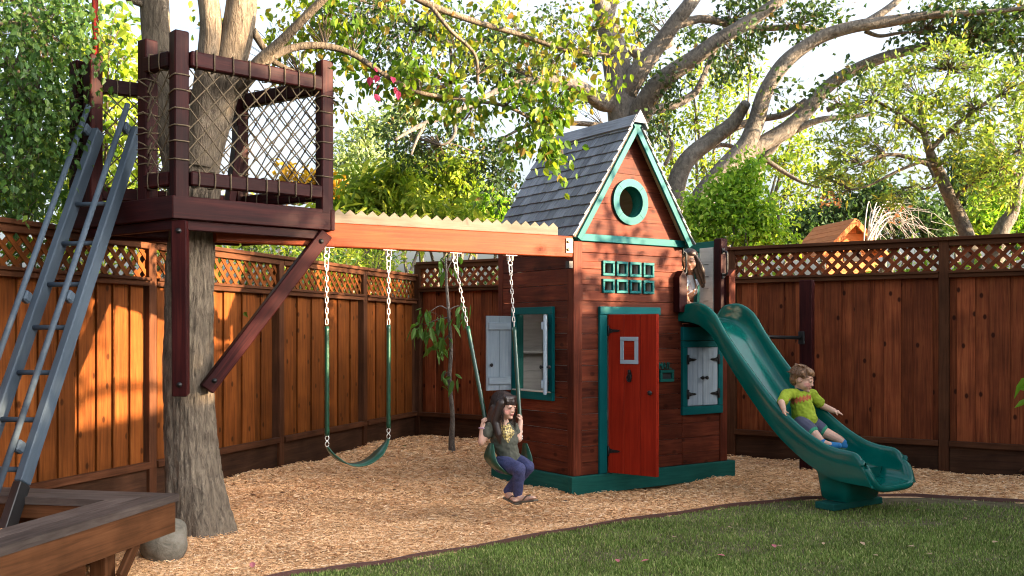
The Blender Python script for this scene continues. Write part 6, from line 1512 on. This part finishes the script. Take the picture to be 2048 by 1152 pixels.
clumps_px(cr, [(1660, 400, 15, 25, .6), (1790, 430, 18, 14, .3)], 11, 8, 9, .07, .03, mi=1, **kw)
cr.build(t7, [LEAF_PITTO, LEAF_DEAD])
# bare grey branches over the hedge
t8 = thing('bare_shrub', 'leafless pale grey branches arching behind the fence post', 'shrub', at(1735, 560, 14.2))
mb = MB()
for k in range(13):
    x0 = random.uniform(1725, 1745); dx = random.uniform(10, 150); top = random.uniform(395, 450)
    pts = [at(x0, 500, 14.2), at(x0 + dx * .25, (470 + top) / 2, 14.2 + random.uniform(-.3, .3)), at(x0 + dx * .6, top, 14.2), at(x0 + dx, top + random.uniform(0, 50), 14.1)]
    mb.tube(smooth_path(pts, 5), lerp_list([.016, .010, .005, .002], 16), 5, cap=False)
    for j in range(4):
        b0 = pts[2].lerp(pts[3], random.random()); mb.tube([b0, b0 + V(random.uniform(-.1, .3), 0, random.uniform(-.25, .1)), b0 + V(random.uniform(0, .5), 0, random.uniform(-.4, .0))], [.005, .003, .0015], 4, cap=False)
mb.build('branches', M_GREYTWIG, t8)

# ---- young cherry sapling in the bark bed
sp = thing('sapling', 'thin young tree with drooping leaves standing in the bark by the fence corner', 'sapling', V(-.67, 10.97, 0))
mb = MB(); st = [(904, 905, 10.97, 8), (903, 880, 10.97, 6.5), (905, 830, 10.97, 5), (899, 760, 10.97, 4.3), (902, 700, 10.97, 4), (897, 620, 10.97, 3.5), (893, 560, 10.97, 2.8), (892, 515, 10.97, 1.8)]
limb(mb, st, wob=.15, n=8, sub=5)
tw = [((897, 620), (880, 612), (862, 622)), ((897, 635), (872, 640), (850, 650)), ((898, 670), (888, 680), (880, 690)), ((897, 620), (915, 612), (935, 616)), ((900, 745), (892, 745), (888, 752)), ((893, 540), (888, 525), (880, 518)), ((893, 545), (902, 525), (912, 522))]
for w in tw:
    mb.tube(smooth_path([at(x, y, 10.97) for x, y in w], 4), lerp_list([.008, .004], 9), 5, cap=False)
mb.build('trunk', M_OAK, sp)
cr = Crown(); kw = dict(sig=.05, hang=1.5, twig=.003, rich=True, fold=.15, droop=.25)
for (px, py, rx, ry, n) in ((858, 632, 25, 12, 7), (845, 655, 20, 14, 7), (880, 640, 15, 12, 4), (878, 690, 16, 14, 8), (925, 622, 20, 10, 6), (890, 752, 8, 16, 4), (897, 520, 18, 10, 5), (862, 668, 18, 12, 4)):
    c = at(px, py, 10.97); s = 10.97 / FPX; cr.clump(c, (rx * s, .12, ry * s), n, 3, .135, .055, hub=c + V(0, 0, .05), **kw)
cr.build(sp, [LEAF_CHERRY], name='leaves')
# ---- plant poking in at the right edge
rp_ = thing('leafy_plant', 'broad-leaved green plant poking in at the right edge of the lawn', 'plant', V(3.55, 6.55, 0))
mb = MB(); cr = Crown()
for k in range(9):
    tip = V(3.42 + random.uniform(-.08, .25), 6.5 + random.uniform(-.15, .15), random.uniform(.85, 1.25)); mb.tube(smooth_path([V(3.6, 6.55, -.02), V(3.58, 6.55, .5), tip], 4), lerp_list([.012, .003], 9), 6, cap=False)
    cr.clump(tip - V(0, 0, .08), (.05, .05, .10), 4, 3, .125, .048, hub=tip - V(-.02, 0, .2), sig=.02, hang=.7, twig=.003, rich=True, fold=.15, droop=.25)
mb.build('stems', M_TWIG, rp_); cr.build(rp_, [LEAF_BUSH], name='leaves')

# ================================================================== OUTSIDE THE FRAME: unseen shapes added to throw the evening shade
gh = thing('added_shade_block', 'added unseen cream block shading the yard from the right', 'shade blocker', V(8.3, 2.6, 0))  # unseen block, added and sized to keep low sun off the yard
M_STUCCO = plain('cream_stucco', (.55, .48, .38), rough=.9, bump=.3)
M_TILE = plain('brown_roof_edge', (.12, .08, .06), rough=.8)
plank('wall', gh, V(8.5, 2.6, 1.25), (0, 1, 0), UP, 8.8, 4.4, 2.6, M_STUCCO, .01)
plank('roof', gh, V(8.5, 2.6, 2.615), (0, 1, 0), UP, 9.1, 4.7, .12, M_TILE, .01)
def added_shade_tree(label, base, cl, trunk_r=.16, nsub=60, nleaf=16, L=.13, W=.09):  # unseen tree, its leaf clumps placed to block sun rays
    r = thing('added_shade_tree', label, 'tree', base); b = Vector(base); m2 = MB(); c2 = Crown()
    for c, rad, k in cl:
        m2.tube(smooth_path([b, b.lerp(Vector(c), .45) + V(0, 0, .4), c], 5), lerp_list([trunk_r, trunk_r * .5, .02], 11), 8, cap=False)
        c2.clump(c, rad, int(nsub * k), nleaf, L, W, sig=.16, hang=.4, twig=.012, hub=c)
    m2.build('trunk', M_OAK, r); c2.build(r, [LEAF_OAK])
added_shade_tree('added unseen tree crown shading the treehouse', (7.4, 2.6, 2.6), [((6.5, 3.35, 4.5), (.8, .60, .62), 2.0), ((6.5, 3.0, 4.4), (.8, .7, .8), 2.0), ((6.5, 3.3, 3.2), (.6, .45, .6), 1.8), ((6.5, 3.72, 3.65), (.4, .26, .42), 1.2), ((6.5, 4.12, 4.25), (.4, .26, .32), 1.0), ((6.4, 5.75, 2.78), (.3, .42, .24), .9), ((6.7, 2.2, 4.6), (.9, .9, .9), 1.3), ((6.6, 1.2, 4.4), (.9, .9, 1.0), 1.2)], trunk_r=.08)  # added clumps keep the sun off trunk, platform and middle of the fence
added_shade_tree('added unseen dense tree shading the bark and left fence', (7.3, 8.9, 0), [((6.7, 8.2, 2.9), (.7, .8, 1.2), 2.4), ((6.8, 9.0, 3.0), (.8, .8, 1.2), 2.0), ((7.3, 9.9, 2.6), (.8, .8, 1.3), 1.6), ((6.6, 7.9, 1.2), (.7, .7, 1.0), 1.4), ((7.0, 9.2, 1.2), (.7, .8, 1.0), 1.4)])  # added to shade the far left fence and the bark on the right
added_shade_tree('added unseen loose-crowned tree dappling the playhouse', (6.0, 7.2, 0), [((5.6, 6.75, 3.1), (.4, .35, .35), .08), ((5.6, 6.45, 3.9), (.4, .40, .35), .06), ((5.7, 7.5, 3.2), (.4, .25, .5), .4), ((5.7, 6.9, 2.35), (.4, .40, .30), .9)], trunk_r=.04, L=.10, W=.07)  # sparse added clumps break up the sun on the playhouse front
# ================================================================== BARK CHIPS, GRASS, FALLEN LEAVES
def chipmat(name, stops, rough=.9, patch=(.92, 1.12)):
    m, t, n, b = _new(name); ge = mk(n, 'ShaderNodeNewGeometry'); r = ramp(n, stops); t.links.new(ge.outputs['Random Per Island'], r.inputs['Fac'])
    tc = mk(n, 'ShaderNodeTexCoord'); g = mk(n, 'ShaderNodeTexNoise'); g.inputs['Scale'].default_value = 1.6; g.inputs['Detail'].default_value = 5; t.links.new(tc.outputs['Object'], g.inputs['Vector'])
    v1 = mk(n, 'ShaderNodeMapRange'); v1.inputs['From Min'].default_value = .32; v1.inputs['From Max'].default_value = .68; v1.inputs['To Min'].default_value = patch[0]; v1.inputs['To Max'].default_value = patch[1]; t.links.new(g.outputs['Fac'], v1.inputs['Value'])
    sc = mk(n, 'ShaderNodeVectorMath', operation='SCALE'); t.links.new(r.outputs['Color'], sc.inputs[0]); t.links.new(v1.outputs[0], sc.inputs['Scale']); t.links.new(sc.outputs[0], b.inputs['Base Color'])
    b.inputs['Roughness'].default_value = rough; b.inputs['Specular IOR Level'].default_value = .15; return m
M_CHIP = chipmat('wood_chip', [(0, (.24, .10, .04)), (.12, (.52, .27, .12)), (.5, (.76, .43, .21)), (.88, (.90, .58, .32)), (1, (.95, .72, .48))])
def chips(P, L, W, tilt, name, label):
    N = len(P); a = rng.uniform(0, 2 * np.pi, N); ti = rng.normal(0, tilt, N); ro = rng.normal(0, .35, N)
    d = np.stack([np.cos(a) * np.cos(ti), np.sin(a) * np.cos(ti), np.sin(ti)], 1)
    up = np.stack([-np.cos(a) * np.sin(ti), -np.sin(a) * np.sin(ti), np.cos(ti)], 1); sd_ = np.cross(up, d); sd_ = sd_ * np.cos(ro)[:, None] + up * np.sin(ro)[:, None]
    up = np.cross(d, sd_); up *= np.sign(up[:, 2:3] + 1e-9)
    L = L[:, None]; W = W[:, None]; th_ = W * .28; taper = rng.uniform(.35, .9, N)[:, None]
    v = np.stack([P - d * L * .5 - sd_ * W * .5 * taper, P - d * L * .5 + sd_ * W * .5 * taper, P + d * L * .5 + sd_ * W * .5, P + d * L * .5 - sd_ * W * .5,
                  P - d * L * .35 + up * th_, P + d * L * .38 + up * th_], 1).reshape(-1, 3)
    f = np.array([[0, 1, 4], [1, 2, 5], [1, 5, 4], [2, 3, 5], [3, 0, 4], [3, 4, 5]]); f = (np.arange(N) * 6)[:, None, None] + f[None]
    return tag(link(name, np_mesh(name, v, f.reshape(-1, 3), M_CHIP)), label, kind='stuff')
def inside_quad(x, y, q):
    r = np.ones(len(x), bool)
    for a, b in zip(q, q[1:] + q[:1]): r &= ((b.x - a.x) * (y - a.y) - (b.y - a.y) * (x - a.x)) > 0
    return r
N = 330000
u = rng.uniform(0, 1, N); Yc = 1 / (1 / 5.1 + (1 / 13.0 - 1 / 5.1) * u)          # even spread in picture rows
X = rng.uniform(-.56, .57, N) * Yc
ok = (Yc > edge_y(X) + .02)
lf = (X - CORNER.x) * LN.x + (Yc - CORNER.y) * LN.y > .02; rf = (X - CORNER.x) * RN.x + (Yc - CORNER.y) * RN.y > .03
hq = [H(.05, .05, 0), H(1.8, .05, 0), H(1.8, 1.1, 0), H(.05, 1.1, 0)]
ok &= lf & rf & ~inside_quad(X, Yc, hq)
X, Yc = X[ok], Yc[ok]; sz = np.clip(Yc / 6.5, .9, 1.7)
P = np.stack([X, Yc, bark_z(X, Yc) + np.abs(rng.normal(0, .008, len(X)))], 1)
mound = .05 * np.exp(-((X - CORNER.x) * LN.x + (Yc - CORNER.y) * LN.y) / .25) + .04 * np.exp(-((X - CORNER.x) * RN.x + (Yc - CORNER.y) * RN.y) / .25)
P[:, 2] += mound * 0
chips(P, rng.uniform(.016, .044, len(X)) * sz, rng.uniform(.0045, .010, len(X)) * sz, .2, 'wood_chips', 'tan wood chips covering the play area')
n2 = 14000
a, b = rng.uniform(0, 2.6, n2), rng.uniform(0, 2.3, n2)
P = np.stack([q0.x + bnear.x * a + bfar.x * b, q0.y + bnear.y * a + bfar.y * b, .225 + np.abs(rng.normal(0, .012, n2))], 1)
chips(P, rng.uniform(.02, .045, n2), rng.uniform(.006, .010, n2), .3, 'wood_chips', 'tan wood chips filling the raised bed in the bench')
# grass
M_GRASS = chipmat('grass_blade', [(0, (0.0854, 0.122, 0.02684)), (.35, (0.1586, 0.2318, 0.04636)), (.75, (0.244, 0.3294, 0.0732)), (.9, (0.366, 0.4026, 0.122)), (1, (0.5856, 0.488, 0.2318))], .65, (.7, 1.15))
N = 260000
u = rng.uniform(0, 1, N); Yc = 1 / (1 / 4.9 + (1 / 7.8 - 1 / 4.9) * u); X = rng.uniform(-.36, .57, N) * Yc
ok = Yc < edge_y(X) - .015
bare = np.exp(-(((X - 3.3) / .85) ** 2 + ((Yc - (edge_y(X) - .16)) / .24) ** 2)) + .8 * np.exp(-(((X - 2.85) / .22) ** 2 + ((Yc - 6.78) / .08) ** 2)) + .35 * np.exp(-((X - .9) ** 2 / .3 + (Yc - 5.9) ** 2 / .02)) + .3 * np.exp(-((X + .1) ** 2 / .1 + (Yc - 5.5) ** 2 / .02)) + .5 * np.exp(-(((X - 1.9) / .3) ** 2 + ((Yc - 7.55) / .07) ** 2))
pn = .5 + .5 * np.sin(X * 4.3 + np.sin(Yc * 5) * 1.3) * np.sin(Yc * 6.1 + X * 1.7)
ok &= rng.uniform(0, 1, N) > np.clip(bare * 1.25, 0, .97); ok &= rng.uniform(0, 1, N) < .55 + .45 * pn
X, Yc, pn = X[ok], Yc[ok], pn[ok]; N = len(X)
h = rng.uniform(.008, .026, N) * (.7 + .5 * pn); w = rng.uniform(.0016, .003, N); a = rng.uniform(0, 2 * np.pi, N); ln = rng.uniform(.1, .9, N)
sd_ = np.stack([np.cos(a), np.sin(a), np.zeros(N)], 1); fw = np.stack([-np.sin(a), np.cos(a), np.zeros(N)], 1); zz = np.array([0, 0, 1.0])
P = np.stack([X, Yc, np.full(N, -.012)], 1); H_ = h[:, None]; W_ = w[:, None]; Ln = ln[:, None]
v = np.stack([P - sd_ * W_, P + sd_ * W_, P - sd_ * W_ * .75 + zz * H_ * .6 + fw * H_ * Ln * .35, P + sd_ * W_ * .75 + zz * H_ * .6 + fw * H_ * Ln * .35, P + zz * H_ + fw * H_ * Ln], 1).reshape(-1, 3)
f = np.array([[0, 1, 3], [0, 3, 2], [2, 3, 4]]); f = (np.arange(N) * 5)[:, None, None] + f[None]
tag(link('grass', np_mesh('grass', v, f.reshape(-1, 3), M_GRASS)), 'short green grass blades of the lawn', kind='stuff')
# fallen leaves
def fallen(px, py, size, mat, label, name='fallen_leaf', group=None):
    Y = EYE * FPX / (py - HY); x = (px - HX) / FPX * Y
    m2 = MB(); a = random.uniform(0, 6.28); pts = [(0, -1, .0), (.55, -.4, .18), (.5, .35, .22), (0, 1, .1), (-.5, .35, .2), (-.55, -.4, .15), (0, 0, .02)]
    z0 = .03 if Y > float(edge_y(x)) else .018
    M = Matrix.Translation((x, Y, z0)) @ Matrix.Rotation(a, 4, 'Z') @ Matrix.Rotation(random.uniform(-.3, .3), 4, 'X') @ Matrix.Scale(size, 4)
    m2.add([Vector(p) for p in pts], [(0, 1, 6), (1, 2, 6), (2, 3, 6), (3, 4, 6), (4, 5, 6), (5, 0, 6)])
    return tag(m2.build(name, mat, None, M), label, 'leaf', group)
M_PINKLEAF = plain('pink_dry_leaf', (.42, .12, .13), rough=.8); M_BROWNLEAF = plain('brown_dry_leaf', (.10, .045, .025), rough=.8); M_TANLEAF = plain('tan_dry_leaf', (.46, .30, .18), rough=.8); M_GREENLEAF = plain('green_fallen_leaf', (.10, .22, .03), rough=.6)
fallen(808, 898, .045, M_GREENLEAF, 'single green leaf lying on the bark near the empty swing')
ORD = ['leftmost', 'second from the left', 'third from the left', 'fourth from the left', 'fifth from the left', 'sixth from the left', 'seventh from the left', 'eighth from the left', 'ninth from the left', 'tenth from the left', 'eleventh from the left', 'rightmost']
def scatter(lst, lo, hi, mat, what, group):
    lst = sorted(lst)
    for i, (px, py) in enumerate(lst):
        w = 'rightmost' if i == len(lst) - 1 else ORD[i]
        fallen(px, py, random.uniform(lo, hi), mat, what + ', ' + w + ' of its kind', group=group)
scatter(((790, 987), (665, 971), (505, 997), (565, 993), (690, 1006), (623, 996), (713, 962), (980, 985), (880, 965), (910, 1040), (1130, 1010), (1530, 940)), .02, .034, M_BROWNLEAF, 'small dark dead leaf lying on the bark', 'dead leaves on the bark')
scatter(((706, 1006), (505, 1141)), .03, .03, M_PINKLEAF, 'small pink leaf lying on the bark', 'pink leaves on the bark')
scatter(((1833, 1026), (1442, 1117), (1548, 1098), (1290, 1128), (1235, 1128)), .024, .026, M_PINKLEAF, 'small pink leaf lying on the lawn', 'pink leaves on the lawn')
scatter(((1725, 1093), (1647, 1093), (1822, 1099), (1860, 1114), (1750, 1117), (1560, 1098), (1580, 1018), (1930, 1042), (1460, 1060), (1990, 1090), (1350, 1080)), .018, .028, M_TANLEAF, 'small tan dry leaf lying on the lawn', 'tan leaves on the lawn')
